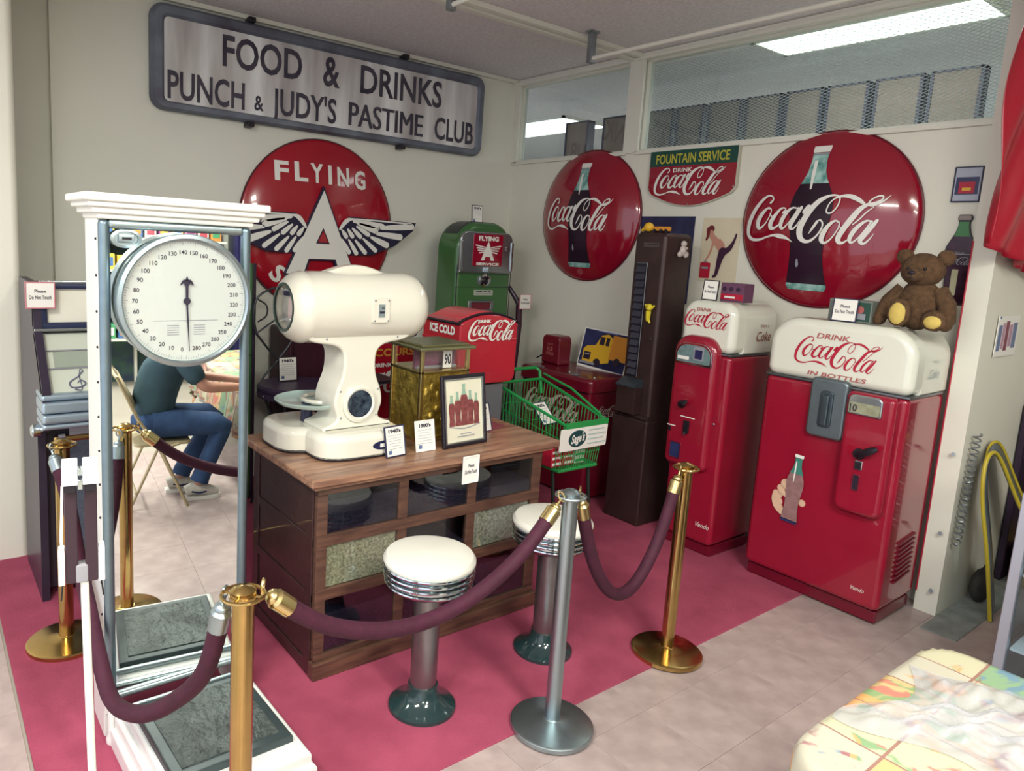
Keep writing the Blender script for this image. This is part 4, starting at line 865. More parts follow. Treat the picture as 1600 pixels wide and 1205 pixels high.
# ------------------------------------------------------------------ green pump
t = thing('fuel_pump', 'green fuel pump with rounded top and red winged A panel', 'fuel pump', (3.72, 4.7, 0))
f = FA(3.775, 4.5, 0)
P = rr(-.305, .305, .0, 2.02, [.02, .02, .2, .2], 8)
P = [p if p[1] < 1.7 else (p[0] * .96, p[1] + .03 * cos(p[0] * 4)) for p in P]
q = G(); q.prism(P, f, .26, .05, 5); q.build('cabinet', GREENP, t)
q = G(); q.prism([p for p in P if p[1] > 1.92] , Fr(f(0, .006, -.05), f.u, f.v, f.n), .18, .012, 3); q.build('dark_cap', mat('cap_dark', '#3a3f42', .35, .5), t)
fq = lambda c: Fr(f(0, 0, c), f.u, f.v, f.n)
q = G(); q.prism(rr(-.275, .275, 1.64, 1.975, [.01, .01, .07, .07], 5), fq(.014), .02, .012, 3); pn = q.build('display_bezel', mat('bezel_metal', '#a7adaf', .2, .9), t)
q = G(); q.prism(rr(-.15, .16, 1.70, 1.955, .01, 3), fq(.018), .004, .002, 1); q.build('red_display', REDS, t)
fr2 = fq(.019)
text('FLYING', fr2.sub(.005, 1.905), .034, PRW, pn, width=.21, ctr=True, bold=.05)
text('SERVICE', fr2.sub(.005, 1.708), .018, PRW, pn, width=.24, ctr=True, bold=.05)
q = G(); q.prism([(.005, 1.90), (.075, 1.745), (.04, 1.745), (.027, 1.775), (-.02, 1.775), (-.032, 1.745), (-.067, 1.745)], fr2, .001, 0)
for s in (1, -1):
    for k in range(4): q.ribbon([(.005 + s * .03, 1.85 - k * .012, .008), (.005 + s * (.13 - k * .012), 1.865 - k * .02, .010)], fr2, 2, .001)
q.build('winged_letter_print', PRW, pn, smooth=0)
q = G()
for s in (-1, 1):
    q = G(); q.rbox(s * .265 - .012, s * .265 + .012, 1.66, 1.90, .010, .026, .006, 2, f); q.build('chrome_pillar', CHR, pn)
q = G()
for k in range(3): q.rbox(.2, .26, 1.83 + k * .012, 1.835 + k * .012, .012, .022, .001, 1, f); q.rbox(-.03 + k * .02, -.022 + k * .02, 1.64, 1.69, .012, .024, .001, 1, f)
q.build('chrome_fluting', CHR, pn)['kind'] = 'stuff'
for z in (1.525, 1.63):
    q = G(); q.box(-.30, .29, z, z + .004, -.002, .002, f); q.build('panel_seam', DKP, t, smooth=0)
for x in (-.29, .28):
    q = G(); q.box(x, x + .004, .9, 1.7, -.002, .002, f); q.build('panel_seam', DKP, t, smooth=0)
q = G(); q.prism(rr(-.08, .07, 1.545, 1.62, .03, 4), fq(.006), .008, .004, 2); q.mt(1).lathe([(.05, .004), (.05, .014), (.036, .018), (.032, .008), (0, .008)], n=20, fr=lambda a, b, h: f(a - .005, 1.583 + b, h)); q.mt(2).lathe([(.03, .012), (.02, .02), (0, .022)], n=16, fr=lambda a, b, h: f(a - .005, 1.583 + b, h)); q.build('sight_glass', [GREYM, CHR, BLK], t)
q = G(); q.prism(rr(-.105, .095, 1.46, 1.505, .004, 2), fq(.006), .008, .002, 2); pl = q.build('maker_plate', mat('plate_pale', '#aeb8a8', .4), t)
text('SERVICE', fq(.008).sub(-.09, 1.488), .011, PRK, pl, width=.16, bold=.04, lift=0); q = G(); q.box(-.09, .085, 1.470, 1.478, .006, .0075, f); q.build('plate_print', PRG, pl, smooth=0)
q = G(); ring(q, rr(-.16, .11, 1.33, 1.42, .02, 4), rr(-.125, .075, 1.345, 1.40, .01, 4), fq(.012), .012, .006); q.mt(1).box(-.125, .075, 1.345, 1.40, .0, .003, f); q.build('nozzle_slot', [GREYM, mat('slot_red', '#6d2631', .4)], t)
# nozzle and hose
q = G(); q.tube([(4.06, 4.62, 1.50), (4.11, 4.56, 1.52), (4.15, 4.52, 1.44), (4.18, 4.5, 1.38)], .022, 10); q.tube([(4.13, 4.54, 1.46), (4.24, 4.52, 1.40)], .012, 8); q.build('nozzle', mat('nozzle_metal', '#4d4450', .35, .6), t)
q = G(); q.tube([(4.18, 4.5, 1.38), (4.19, 4.5, 1.2), (4.17, 4.5, .9), (4.14, 4.52, .5), (4.06, 4.55, .2)], .028, 10); q.build('hose', mat('maroon_rubber', '#3a1428', .5), t)
card('pale pink do-not-touch tag hanging beside the green fuel pump', 4.215, 4.46, 1.345, .13, .13, 0, 0, two=('Please', 'Do Not Touch'), fm=PINKF, paste=1)
card('small navy framed price card on top of the green fuel pump', 3.715, 4.56, 2.04, .115, .145, 0, .08, head="1950's")

# green cabinet whose edge shows beside the mirror scale
t = thing('green_locker', 'green panelled cabinet half hidden behind the mirror scale', 'cabinet', (1.5, 4.8, 0))
q = G(); q.rbox(1.25, 1.865, 4.66, 5.05, 0, 1.66, .012, 3); q.build('body', GREENP, t)
for k in range(5):
    q = G(); q.rbox(1.28, 1.86, 4.650, 4.661, .1 + k * .31, .405 + k * .31, .006, 2); q.build('panel', GREENP, t)
q = G(); q.rbox(1.855, 1.88, 4.64, 4.66, 0, 1.66, .004, 1); q.build('dark_edge', DKP, t)

# wire chair + card
t = thing('parlour_chair', 'wire back parlour chair with round dark purple seat', 'chair', (2.05, 4.33, 0))
cx, cyy = 2.05, 4.33
q = G(); q.lathe([(0, .83), (.24, .83), (.262, .845), (.262, .865), (.25, .878), (0, .882)], c=(cx, cyy, 0), n=40); q.build('seat', mat('purple_seat', '#3d2c49', .4, n=.1), t)
q = G(); q.lathe([(.255, .80), (.262, .80), (.262, .84), (.255, .84)], c=(cx, cyy, 0), n=40); st = q.build('seat_ring', mat('seat_ring_dark', '#4b3d58', .4, .4), t)
q = G()
for k in range(12): a = 2 * pi * k / 12 + .2; blob(q, (cx + .262 * cos(a), cyy + .262 * sin(a), .82), .007, 6)
q.build('rivet', GREYM, st)
WIR = mat('wire_iron', '#3d3f46', .4, .6)
for sx in (-1, 1):
    for sy in (-1, 1):
        q = G(); q.tube([(cx + sx * .17, cyy + sy * .17, .80), (cx + sx * .10, cyy + sy * .1, .55), (cx + sx * .22, cyy + sy * .22, .004)], .009, 8); q.build('leg', WIR, t)
q = G(); yb = 4.58
W = lambda pts: [(x, yb, z) for x, z in spline(pts, 4)]
q.tube(W([(1.90, .80), (1.915, .88), (2.0, .975), (2.018, 1.0), (2.10, 1.10), (2.17, 1.22)]), .008, 8).tube(W([(2.18, .80), (2.15, .88), (2.04, .975), (2.018, 1.0), (1.94, 1.09), (1.86, 1.19)]), .008, 8)
q.tube([(1.86, yb, 1.19), (2.0, yb, 1.285), (2.175, yb, 1.225)], .007, 8).tube([(2.0, yb, 1.28), (2.0, yb, 1.40)], .010, 8)
q.tube(W([(1.86, 1.19), (1.84, 1.32), (1.87, 1.44), (2.0, 1.50), (2.13, 1.45), (2.19, 1.34), (2.175, 1.225)]), .008, 8)
q.tube(W([(1.87, 1.42), (1.93, 1.38), (1.93, 1.31), (1.87, 1.27)]), .006, 6).tube(W([(2.15, 1.43), (2.08, 1.39), (2.08, 1.31), (2.15, 1.27)]), .006, 6)
q.build('wire_back', WIR, t)
card('black framed price card on the purple chair seat', 2.02, 4.40, .884, .135, .165, 0, .1, fm=BLK)
# maroon cabinet, sign, brass ornament
t = thing('maroon_cabinet', 'dark maroon wooden cabinet behind the white counter scale', 'cabinet', (2.7, 4.85, 0))
q = G(); q.rbox(2.16, 2.80, 4.70, 5.05, 0, 1.19, .012, 3); q.build('body', mat('maroon_wood', '#3a1526', .4, n=.3, stretch=(6, 6, 1)), t)
q = G(); q.rbox(2.19, 2.46, 4.688, 4.70, .72, 1.16, .004, 2); q.build('panel', MATS['maroon_wood'], t)
q = G(); q.rbox(2.50, 2.77, 4.688, 4.70, .72, 1.16, .004, 2); q.build('panel', MATS['maroon_wood'], t)
t = thing('side_shelf', 'low dark table behind the counter holding a brass ornament', 'table', (2.6, 4.4, 0))
q = G(); q.rbox(2.40, 2.82, 4.26, 4.53, .84, .865, .004, 2); q.build('top', BLK, t)
for a, b in ((2.42, 4.28), (2.78, 4.28), (2.42, 4.50), (2.78, 4.50)):
    q = G(); q.box(a, a + .025, b, b + .025, 0, .84); q.build('leg', BLK, t, smooth=0)
t = thing('brass_ornament', 'small brass ornament on the dark table behind the counter scale', 'ornament', (2.42, 4.34, .865))
q = G(); q.lathe([(.05, 0), (.05, .01), (.02, .02), (.03, .05), (.045, .06), (.02, .085), (0, .095)], c=(2.47, 4.34, .865), n=20); q.tube([(2.42, 4.34, .93), (2.47, 4.34, .96), (2.52, 4.34, .93)], .008, 6); q.build('body', BRASS, t)
t = thing('cola_sign', 'red refreshing cola tin sign behind the brass cash register', 'sign', (2.95, 4.6, .86))
f = Fr((2.93, 4.55, 0), (1, 0, 0), (0, .04, 1), (0, -1, .04))
q = G(); q.prism(rr(-.35, .35, .0, 1.08, .01, 2), f, .012, .003, 1); q.build('plate', REDF, t)
text('OF COURSE', f.sub(-.30, .985, .003), .055, mat('mustard_print', '#c08a34', .4), t, width=.60, bold=.03)
text('DRINK', f.sub(-.14, .90, .003), .03, PRW, t, width=.18, bold=.03); logo(lambda a, b, c=0: f(a - .31, b + .70, c), .62, PRW, t, .004)

# ------------------------------------------------------------------ display counter with grain bins
t = thing('grain_counter', 'dark wooden store counter with nine glass-fronted grain bins', 'counter', (1.93, 2.85, 0))
ctr = t
X0, X1, Y0, Y1, ZT = 1.29, 2.56, 2.50, 3.16, .865
q = G(); q.rbox(1.235, 2.625, 2.445, 3.20, ZT, .90, .008, 3); q.rbox(1.26, 2.60, 2.47, 3.18, ZT - .02, ZT + .001, .006, 2); q.build('worn_top', WOODT, t)
q = G(); q.box(X0, X1, Y1 - .02, Y1, .0, ZT - .02).box(X0 + .02, X1 - .02, Y0 + .35, Y0 + .36, .08, ZT - .02); q.build('back_board', WOODD, t, smooth=0)
for k, x in enumerate((X0, X1 - .025)):
    q = G(); q.rbox(x, x + .025, Y0 + .03, Y1 - .02, .0, ZT - .02, .003, 1); s_ = q.build('side_panel', WOODD, t)
    xo = x - .006 if k == 0 else x + .025
    for za, zb in ((.0, .06), (.33, .37), (.58, .62), (.82, .845)):
        q = G(); q.rbox(xo, xo + .007, Y0 + .03, Y1, za, zb, .002, 1); q.build('side_rail', WOODD, s_)
    for ya in (Y0 + .03, Y1 - .06):
        q = G(); q.rbox(xo - .001, xo + .007, ya, ya + .06, .0, ZT - .02, .002, 1); q.build('side_stile', WOODD, s_)
q = G(); q.rbox(X0 - .012, X1 + .012, Y0 - .02, Y0 + .03, .0, .075, .006, 2); q.build('kick_board', WOODM, t)
cols = ((X0 + .05, 1.69), (1.74, 2.085), (2.135, X1 - .06)); rows = ((.105, .345), (.395, .585), (.635, .81))
for z0, z1 in ((.075, .105), (.345, .395), (.585, .635), (.81, .846)):
    q = G(); q.rbox(X0, X1, Y0, Y0 + .03, z0, z1, .005, 2); q.build('front_rail', WOODM, t)
for xa, xb in ((X0, X0 + .05), (1.69, 1.74), (2.085, 2.135), (X1 - .06, X1)):
    for z0, z1 in rows:
        q = G(); q.rbox(xa, xb, Y0 + .003, Y0 + .03, z0 - .001, z1 + .001, .005, 2); q.build('front_stile', WOODM, t)
BEAN = mat('dark_beans', '#2e2536', .35, n=.9, scale=85, bump=.35, bscale=85, col2='#171020')
GRAIN = mat('pale_grain', '#ddcb9f', .7, scale=95, col2='#8d7d60', bump=.35, bscale=95)
GRAIN2 = mat('grey_beige_grain', '#cfc5a8', .7, scale=80, col2='#857c6c', bump=.35, bscale=80)
DARKS = mat('empty_bin', '#2a2130', .7)
lay = {(0, 2): (BEAN, .8), (1, 2): (BEAN, .6), (2, 2): (DARKS, .3), (0, 1): (GRAIN, .97), (1, 1): (DARKS, .3), (2, 1): (GRAIN2, .95), (0, 0): (BEAN, .7), (1, 0): (BEAN, .5), (2, 0): (BEAN, .8)}
for i, (xa, xb) in enumerate(cols):
    for j, (za, zb) in enumerate(rows):
        m_, fill = lay[(i, j)]
        q = G(); q.box(xa, xb, Y0 + .012, Y0 + .014, za, zb); q.build('bin_glass', GLASSB, t, smooth=0)
        zf = za + (zb - za) * fill
        rnd = random.Random(i * 3 + j)
        q = grid(lambda u, v, xa=xa, xb=xb, za=za, zf=zf: V3((xa - .0 + (xb - xa) * u, Y0 + .022 + (.25 * max(0, v - .5) * 2), za + (zf - za) * min(1, v * 2) + (.02 * sin(u * 5 + v * 3) * max(0, v - .45)))), 16, 8)
        o = q.build('bin_contents', m_, t); o['kind'] = 'stuff'
        q = G(); q.box(xa - .02, xb + .02, Y0 + .03, Y0 + .35, za - .012, za - .002); q.build('bin_floor', WOODD, t, smooth=0)
# ------------------------------------------------------------------ white counter scale
t = thing('counter_scale', 'white porcelain counter scale with barrel-shaped reading drum', 'scale', (1.55, 2.8, .9))
z = .9
pts = []
for k in range(60):
    a = 2 * pi * k / 60
    # union like outline : two lobes
    best = 0
    for cx, cy_, rx, ry in ((1.59, 2.76, .22, .155), (1.43, 2.97, .155, .17)):
        # ray from centre (1.5,2.87)
        ox, oy = 1.50 - cx, 2.87 - cy_; dx, dy = cos(a), sin(a); n4 = 0
        lo, hi = 0, .6
        for _ in range(24):
            m_ = (lo + hi) / 2
            v_ = (abs((ox + dx * m_) / rx) ** 3.2 + abs((oy + dy * m_) / ry) ** 3.2)
            if v_ < 1: lo = m_
            else: hi = m_
        best = max(best, lo)
    pts.append((1.50 + cos(a) * best, 2.87 + sin(a) * best))
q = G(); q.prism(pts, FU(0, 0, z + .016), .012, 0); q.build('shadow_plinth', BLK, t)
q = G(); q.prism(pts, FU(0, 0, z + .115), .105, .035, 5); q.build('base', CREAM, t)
q = G(); q.lathe([(.03, .0), (.024, .10)], c=(1.44, 2.93, z + .10), n=16); q.lathe([(.012, 0), (.012, .07)], c=(1.44, 2.93, z + .12), n=8); q.build('dish_support', MATS['navy_frame'], t)
q = G(); q.lathe([(0, .0), (.12, .002), (.165, .014), (.182, .032), (.176, .034), (.16, .02), (.11, .01), (0, .008)], c=(1.475, 2.93, z + .185), n=40, sx=1.0); q.build('weighing_dish', mat('pale_aqua_glass', '#b3ccc8', .1, coat=.5), t)
q = G(); q.tube([(1.52 + .10 * cos(a) , 2.92 + .10 * sin(a), z + .215) for a in [2 * pi * k / 20 for k in range(20)]], .010, 8, closed=True); q.build('dish_ring', CREAM, t)
# column : front silhouette, facing -Y
f = FA(1.585, 2.705, 0)
hs = [p for p in spline([(.172, 1.012), (.172, 1.03), (.13, 1.045), (.105, 1.07), (.122, 1.13), (.112, 1.19), (.088, 1.25), (.08, 1.31), (.088, 1.365), (.13, 1.395), (.22, 1.41), (.262, 1.43), (.27, 1.45)], 4)]
sil = [(x, z) for x, z in hs] + [(-x, z) for x, z in hs[::-1]]
q = G(); q.prism(sil, f, .19, .012, 4); q.build('column', CREAM, t)
q = G(); q.lathe([(.085, 0), (.085, .012), (.07, .018), (.062, .012)], n=28, op=True, fr=lambda a, b, h: f(a, 1.13 + b, h - .002)); q.mt(1).lathe([(.064, .010), (0, .012)], n=24, fr=lambda a, b, h: f(a, 1.13 + b, h)); q.build('round_porthole', [CREAM, mat('mottled_mirror', '#73869a', .2, .8, scale=30, col2='#2e3345')], t)
q = G()
for a, b in ((-.095, 1.19), (.095, 1.19), (-.09, 1.07), (.09, 1.07), (-.17, 1.425), (.19, 1.425)): q.lathe([(.005, 0), (0, .004)], n=8, fr=lambda p, r_, h, a=a, b=b: f(a + p, b + r_, h))
q.build('screw', GREYM, t)
# drum
D0 = V3((1.595, 2.80, 1.555)); fx = Fr(D0, (0, -1, 0), (0, 0, 1), (-1, 0, 0))   # axis toward -X
q = G(); R = .155
q.lathe([(.09, -.335), (.13, -.32), (.15, -.285), (R, -.24), (R, .235), (.151, .25), (.156, .265), (.15, .29), (.135, .315), (.115, .335), (.105, .34), (.098, .335), (.098, .30), (0, .30)], n=40, fr=lambda a, b, h: fx(a, b, h)); q.build('drum', CREAM, t)
q = G(); q.lathe([(.10, .336), (.104, .343), (.093, .343), (.093, .333)], n=36, op=True, fr=lambda a, b, h: fx(a, b, h)); q.build('lens_ring', mat('lens_ring', '#475a56', .3, .8), t)
q = G(); q.mt(0).lathe([(.093, .305), (0, .306)], n=32, fr=lambda a, b, h: fx(a, b, h)); q.mt(1).box(-.02, .05, -.05, .04, .306, .309, fx).mt(2).box(-.07, .04, .045, .065, .306, .309, fx); q.build('drum_face', [mat('lens_inner', '#b9b8b0', .3, n=.3, scale=20), mat('pinkish_card', '#d7bcbc', .5), NAVY], t, smooth=0)
q = G(); q.lathe([(.093, .335), (0, .338)], n=32, fr=lambda a, b, h: fx(a, b, h)); q.build('lens_glass', GLASS, t)
f = FA(1.595, 2.80 - R, 0)
q = G(); q.prism([(-.25 + .5 * k / 20, 1.68 + .062 * (sin(pi * k / 20) ** 1.5)) for k in range(21)][::-1] + [(-.25, 1.66), (.25, 1.66)], FA(1.595, 2.78, 0), .06, .015, 3); q.build('crest', CREAM, t)
q = G(); q.prism(rr(-.042, .042, 1.50, 1.605, .006, 3), Fr(f(.05, 0, .004), f.u, f.v, f.n), .012, .003, 2); wp = q.build('reading_plate', CREAM, t)
q = G(); q.box(-.016, .016, 1.523, 1.58, .004, .006, Fr(f(.05, 0, 0), f.u, f.v, f.n)); q.mt(1).box(-.012, .012, 1.54, 1.55, .006, .007, Fr(f(.05, 0, 0), f.u, f.v, f.n)).box(-.002, .012, 1.562, 1.566, .006, .007, Fr(f(.05, 0, 0), f.u, f.v, f.n)); q.build('reading_window', [mat('window_grey', '#7d8a8c', .3), PRK], wp, smooth=0)
q = G()
for a in (-.034, .034):
    for b in (1.508, 1.597): q.lathe([(.0045, 0), (0, .003)], n=8, fr=lambda p, r_, h, a=a, b=b: f(.05 + a + p, b + r_, h + .005))
q.build('screw', GREYM, wp)
q = G(); q.tube([(1.84, 2.76, 1.43), (1.89, 2.76, 1.44), (1.925, 2.76, 1.48), (1.93, 2.76, 1.53)], [.025, .03, .025, .01], 8); q.build('rear_knob', DKP, t)
q = G(); fb = FA(1.66, 2.603, .955); q.prism(circ(0, 0, .055, 24, .02), fb, .006, .002, 2); bd = q.build('oval_badge', NAVY, t); q = G(); q.box(-.018, .018, -.008, .008, 0, .002, fb); q.build('badge_print', PRW, bd, smooth=0)

# ------------------------------------------------------------------ brass cash register
t = thing('cash_register', 'small embossed brass cash register with glass top window', 'cash register', (2.06, 2.84, .9))
q = G(); q.rbox(1.93, 2.205, 2.72, 2.97, .9, 1.24, .01, 2); q.build('embossed_body', GOLD, t)
q = G()
for (x, y) in ((1.93, 2.72), (2.205, 2.72), (1.93, 2.97), (2.205, 2.97)): q.rbox(x - .01, x + .01, y - .01, y + .01, .9, 1.355, .004, 2)
q.rbox(1.92, 2.215, 2.71, 2.98, .9, .925, .004, 2).rbox(1.92, 2.215, 2.71, 2.98, 1.235, 1.252, .004, 2); q.build('corner_moulding', BRASSL, t)
q = G(); q.rbox(1.90, 2.235, 2.69, 3.0, 1.35, 1.368, .006, 2).rbox(1.925, 2.21, 2.715, 2.975, 1.366, 1.378, .006, 2); q.build('top_cornice', mat('greenish_brass', '#a8a882', .25, .9), t)
q = G(); q.box(1.94, 2.195, 2.722, 2.724, 1.25, 1.35).box(1.934, 1.936, 2.73, 2.96, 1.25, 1.35); q.build('top_glass', GLASS, t, smooth=0)
q = G(); q.box(1.945, 2.19, 2.80, 2.82, 1.25, 1.35); q.mt(1).box(1.945, 2.19, 2.79, 2.801, 1.25, 1.262); q.build('flag_backing', [mat('pink_grey_card', '#8c5f74', .4, n=.4, scale=12), PRG], t, smooth=0)
q = G(); q.box(2.075, 2.125, 2.745, 2.75, 1.256, 1.34); fg = q.build('price_flag', PAPER, t, smooth=0); text('90', FA(2.1, 2.744, 1.275), .05, PRK, fg, width=.04, ctr=True, bold=.03, lift=.001)
q = G()
for k in range(7): blob(q, (1.96 + .035 * k, 2.716, 1.0 + .03 * (k % 3)), (.016, .008, .02), 10); blob(q, (1.96 + .035 * k, 2.716, 1.13 + .02 * ((k + 1) % 3)), (.014, .008, .024), 10)
q.build('relief_ornament', GOLD, t)['kind'] = 'stuff'

# framed bottle poster and cards on the counter
fr = yawf(2.115, 2.575, .901, .06, .14)
t = thing('framed_poster', 'black framed advert of five cola bottles standing on the counter', 'picture', (2.11, 2.58, .9))
q = G(); ring(q, rr(-.14, .14, 0, .345, .003, 2), rr(-.122, .122, .018, .327, .002, 2), fr, .018, .005); q.build('frame', BLK, t)
q = G(); ring(q, rr(-.123, .123, .017, .328, .002, 2), rr(-.115, .115, .025, .32, .002, 2), Fr(fr(0, 0, -.003), fr.u, fr.v, fr.n), .006, .001); q.build('silver_lip', CHR, t)
q = G(); q.box(-.125, .125, .015, .33, -.016, -.009, fr); q.build('paper', mat('cream_advert', '#dcd9c4', .4, n=.05), t, smooth=0)
fp = Fr(fr(0, 0, -.008), fr.u, fr.v, fr.n)
CB = mat('cola_red_print', '#8a4a4a', .4, n=.4, scale=60); CG = mat('pale_bottle_print', '#8fae9a', .4)
for k, (a, h) in enumerate(((-.08, .15), (-.042, .165), (0, .20), (.04, .165), (.078, .15))):
    q = G(); strip(q.mt(0), cut(BOT, .0, .74), fp.sub(a, .10), h, W=.85, nx=3, lift=.0005); strip(q.mt(1), cut(BOT, .74, 1), fp.sub(a, .10), h, W=.85, nx=3, lift=.0005); q.build('bottle_print', [CB, CG], t, smooth=0)
q = G(); q.prism([(-.09, .17), (.09, .17), (.09, .185), (-.09, .185)], fp, .0003, 0).mt(1).ribbon([(-.10, .10, .004), (0, .085, .006), (.10, .10, .004)], fp, 4, .0006).mt(1).box(-.05, .06, .045, .05, 0, .0006, fp).box(-.03, .04, .058, .062, 0, .0006, fp); q.build('advert_print', [mat('olive_print', '#a5a386', .5), PRG], t, smooth=0)
q = G(); q.tube([fr(0, .22, -.02), fr(0, 0, -.02) - V3(fr.n) * .10], .004, 6)
for v in q.v: v.z = max(v.z, .905)
q.build('prop', BLK, t)
card('navy framed price card nearest the counter scale', 1.715, 2.575, .901, .115, .14, .12, .2, head="1940's")
card('white framed price card between scale card and bottle advert', 1.885, 2.585, .901, .11, .145, .02, .18, head="1900's", fm=PAPER)
card('white price card half hidden behind the bottle advert', 2.36, 2.73, .901, .13, .15, .2, .25, head="1930's", fm=MATS['navy_frame'])
fr_ = card('white do-not-touch card hanging on the counter front edge', 2.035, 2.432, .77, .095, .13, .02, 0, two=('Please', 'Do Not Touch'), fm=PAPER, paste=1)
t = thing('red_cloth', 'flat dark red paper lying at the right end of the counter top', 'paper', (2.4, 2.85, .9)); q = G(); q.prism([(2.38, 2.72), (2.56, 2.80), (2.52, 2.98), (2.36, 2.92)], FU(0, 0, .903), .0025, .001, 1); q.build('sheet', mat('dusty_red', '#8e4650', .7), t)

# ------------------------------------------------------------------ stools
def stool(x, y, label):
    t = thing('diner_stool', label, 'stool', (x, y, 0), 'chrome diner stools')
    q = G(); q.lathe([(.138, 0), (.136, .012), (.12, .022), (.085, .04), (.066, .07), (.060, .10), (.0, .10)], c=(x, y, 0), n=40); q.build('base_cone', mat('dark_teal_enamel', '#1f3436', .15, coat=.6), t)
    q = G(); q.lathe([(.054, .09), (.054, .50), (.0, .50)], c=(x, y, 0), n=28); q.build('pedestal', mat('worn_steel_tube', '#8d8a8c', .3, .9, n=.15, scale=12), t)
    q = G(); q.lathe([(.055, .485), (.11, .50), (.155, .525), (.168, .54), (.168, .62), (.0, .62)], c=(x, y, 0), n=44); q.build('seat_pan', CHR, t)
    for z, r in ((.545, .170), (.568, .174), (.591, .177), (.614, .179)):
        q = G(); q.tube([(x + r * cos(2 * pi * k / 44), y + r * sin(2 * pi * k / 44), z) for k in range(44)], .0065, 8, closed=True); q.build('chrome_ring', CHR, t)
    q = G(); q.lathe([(.176, .615), (.183, .625), (.183, .638), (.172, .652), (.12, .662), (0, .665)], c=(x, y, 0), n=44); q.build('cushion', mat('white_vinyl', '#dddcd2', .35, n=.03), t)
stool(1.59, 2.12, 'white-seated chrome stool nearer the camera in front of the counter')
stool(2.31, 2.16, 'white-seated chrome stool at the counter corner behind the silver post')

# ------------------------------------------------------------------ stanchions and ropes
def post(x, y, m, label, h=.935, br=.162, bz=0.0, r=.030):
    t = thing('rope_post', label, 'rope post', (x, y, bz))
    q = G(); q.lathe([(0, 0), (br, 0), (br + .001, .008), (br, .016), (br - .008, .022), (.08, .03), (r + .008, .038), (r + .004, .042), (0, .042)], c=(x, y, bz), n=48); q.build('base', m, t)
    q = G(); q.lathe([(r, .03), (r, h - .02), (r + .004, h - .015), (r + .006, h), (0, h + .002)], c=(x, y, bz), n=24); q.build('pole', m, t)
    q = G(); q.tube([(x + .055 * cos(2 * pi * k / 28), y + .055 * sin(2 * pi * k / 28), bz + h + .0) for k in range(28)], .005, 8, closed=True)
    for k in range(4): a = pi / 4 + pi / 2 * k; q.tube([(x + .02 * cos(a), y + .02 * sin(a), bz + h), (x + .055 * cos(a), y + .055 * sin(a), bz + h)], .004, 6)
    q.build('ring_crown', m, t)
    q = G(); q.lathe([(.034, 0), (.034, .012), (.022, .022), (0, .026)], c=(x, y, bz + h), n=20); q.build('cap', m, t)
    return (x, y, bz + h)
pF = post(.655, 1.673, BRASS, 'polished brass rope post nearest the camera', h=.925)
pS = post(1.95, 1.742, STEEL, 'brushed steel rope post in the middle', h=.95)
pR = post(2.798, 1.826, BRASS, 'brass rope post standing before the slim machines at right', h=.91)
pL = post(.485, 3.323, BRASS, 'brass rope post at the left behind the mirror scale', h=.915)
def rope(a, b, path, label, m1=BRASSL, m2=BRASSL, r=.026):
    t = thing('velvet_rope', label, 'rope', a)
    P = spline([a] + path + [b], 10)
    P = [V3(p) for p in P]
    def arclen(P, d):
        s = 0
        for i in range(len(P) - 1):
            L = (P[i + 1] - P[i]).length
            if s + L > d: return i, P[i] + (P[i + 1] - P[i]) * ((d - s) / L)
            s += L
    out = []
    for Q, m in ((P, m1), (P[::-1], m2)):
        i1, A = arclen(Q, .03); i2, B = arclen(Q, .105)
        q = G(); q.tube([Q[0], A], .005, 6); d = (B - A).normalized()
        f = Fr(A, d.orthogonal(), d.cross(d.orthogonal()), d); L = (B - A).length
        q.lathe([(.006, -.008), (.018, -.002), (.022, .006), (.021, .012), (.0285, .02), (.0285, L), (0, L)], n=18, fr=f); q.build('end_cap', m, t)
        q = G(); q.tube([Q[0] + V3((.0, 0, .012)) + d.orthogonal() * .012 * sin(2 * pi * k / 10) + V3((0, 0, .016)) * cos(2 * pi * k / 10) for k in range(10)], .0035, 6, closed=True); q.build('hook', m, t); out.append((i2, B))
    mid = [out[0][1]] + P[out[0][0] + 1:len(P) - out[1][0] - 1] + [out[1][1]]
    q = G(); q.tube(mid, r, 14); q.build('velvet_tube', VELVET, t)
def para(a, b, zl, n=7, k0=.5):
    a = V3(a); b = V3(b); out = []
    for k in range(1, n):
        s = k / n; p = a.lerp(b, s); sag = (a.z + b.z) / 2 - zl; p.z = a.z + (b.z - a.z) * s - sag * (1 - (2 * s - 1) ** 2) ** .9; out.append(tuple(p))
    return out
def edge(p, q, r=.055):
    d = V3((q[0] - p[0], q[1] - p[1], 0)).normalized() * r; return (p[0] + d.x, p[1] + d.y, p[2] - .005)
a, b = edge(pF, pS), edge(pS, pF); rope(a, b, para(a, b, .655), 'long burgundy rope hanging in front of the counter between brass and steel posts')
a, b = edge(pS, pR), edge(pR, pS); rope(a, b, para(a, b, .43), 'burgundy rope sagging between the steel post and the right brass post')
a = (pF[0] - .03, pF[1] + .05, pF[2] - .02); b = (pL[0] - .045, pL[1] - .035, pL[2] - .01)
rope(a, b, [(.60, 1.80, .66), (.55, 1.95, .49), (.50, 2.12, .37), (.462, 2.30, .325), (.455, 2.46, .40), (.455, 2.62, .50), (.458, 2.82, .60), (.468, 3.04, .71), (.462, 3.18, .80)], 'burgundy rope looping low around the left side of the mirror scale', m1=STEEL, m2=STEEL)

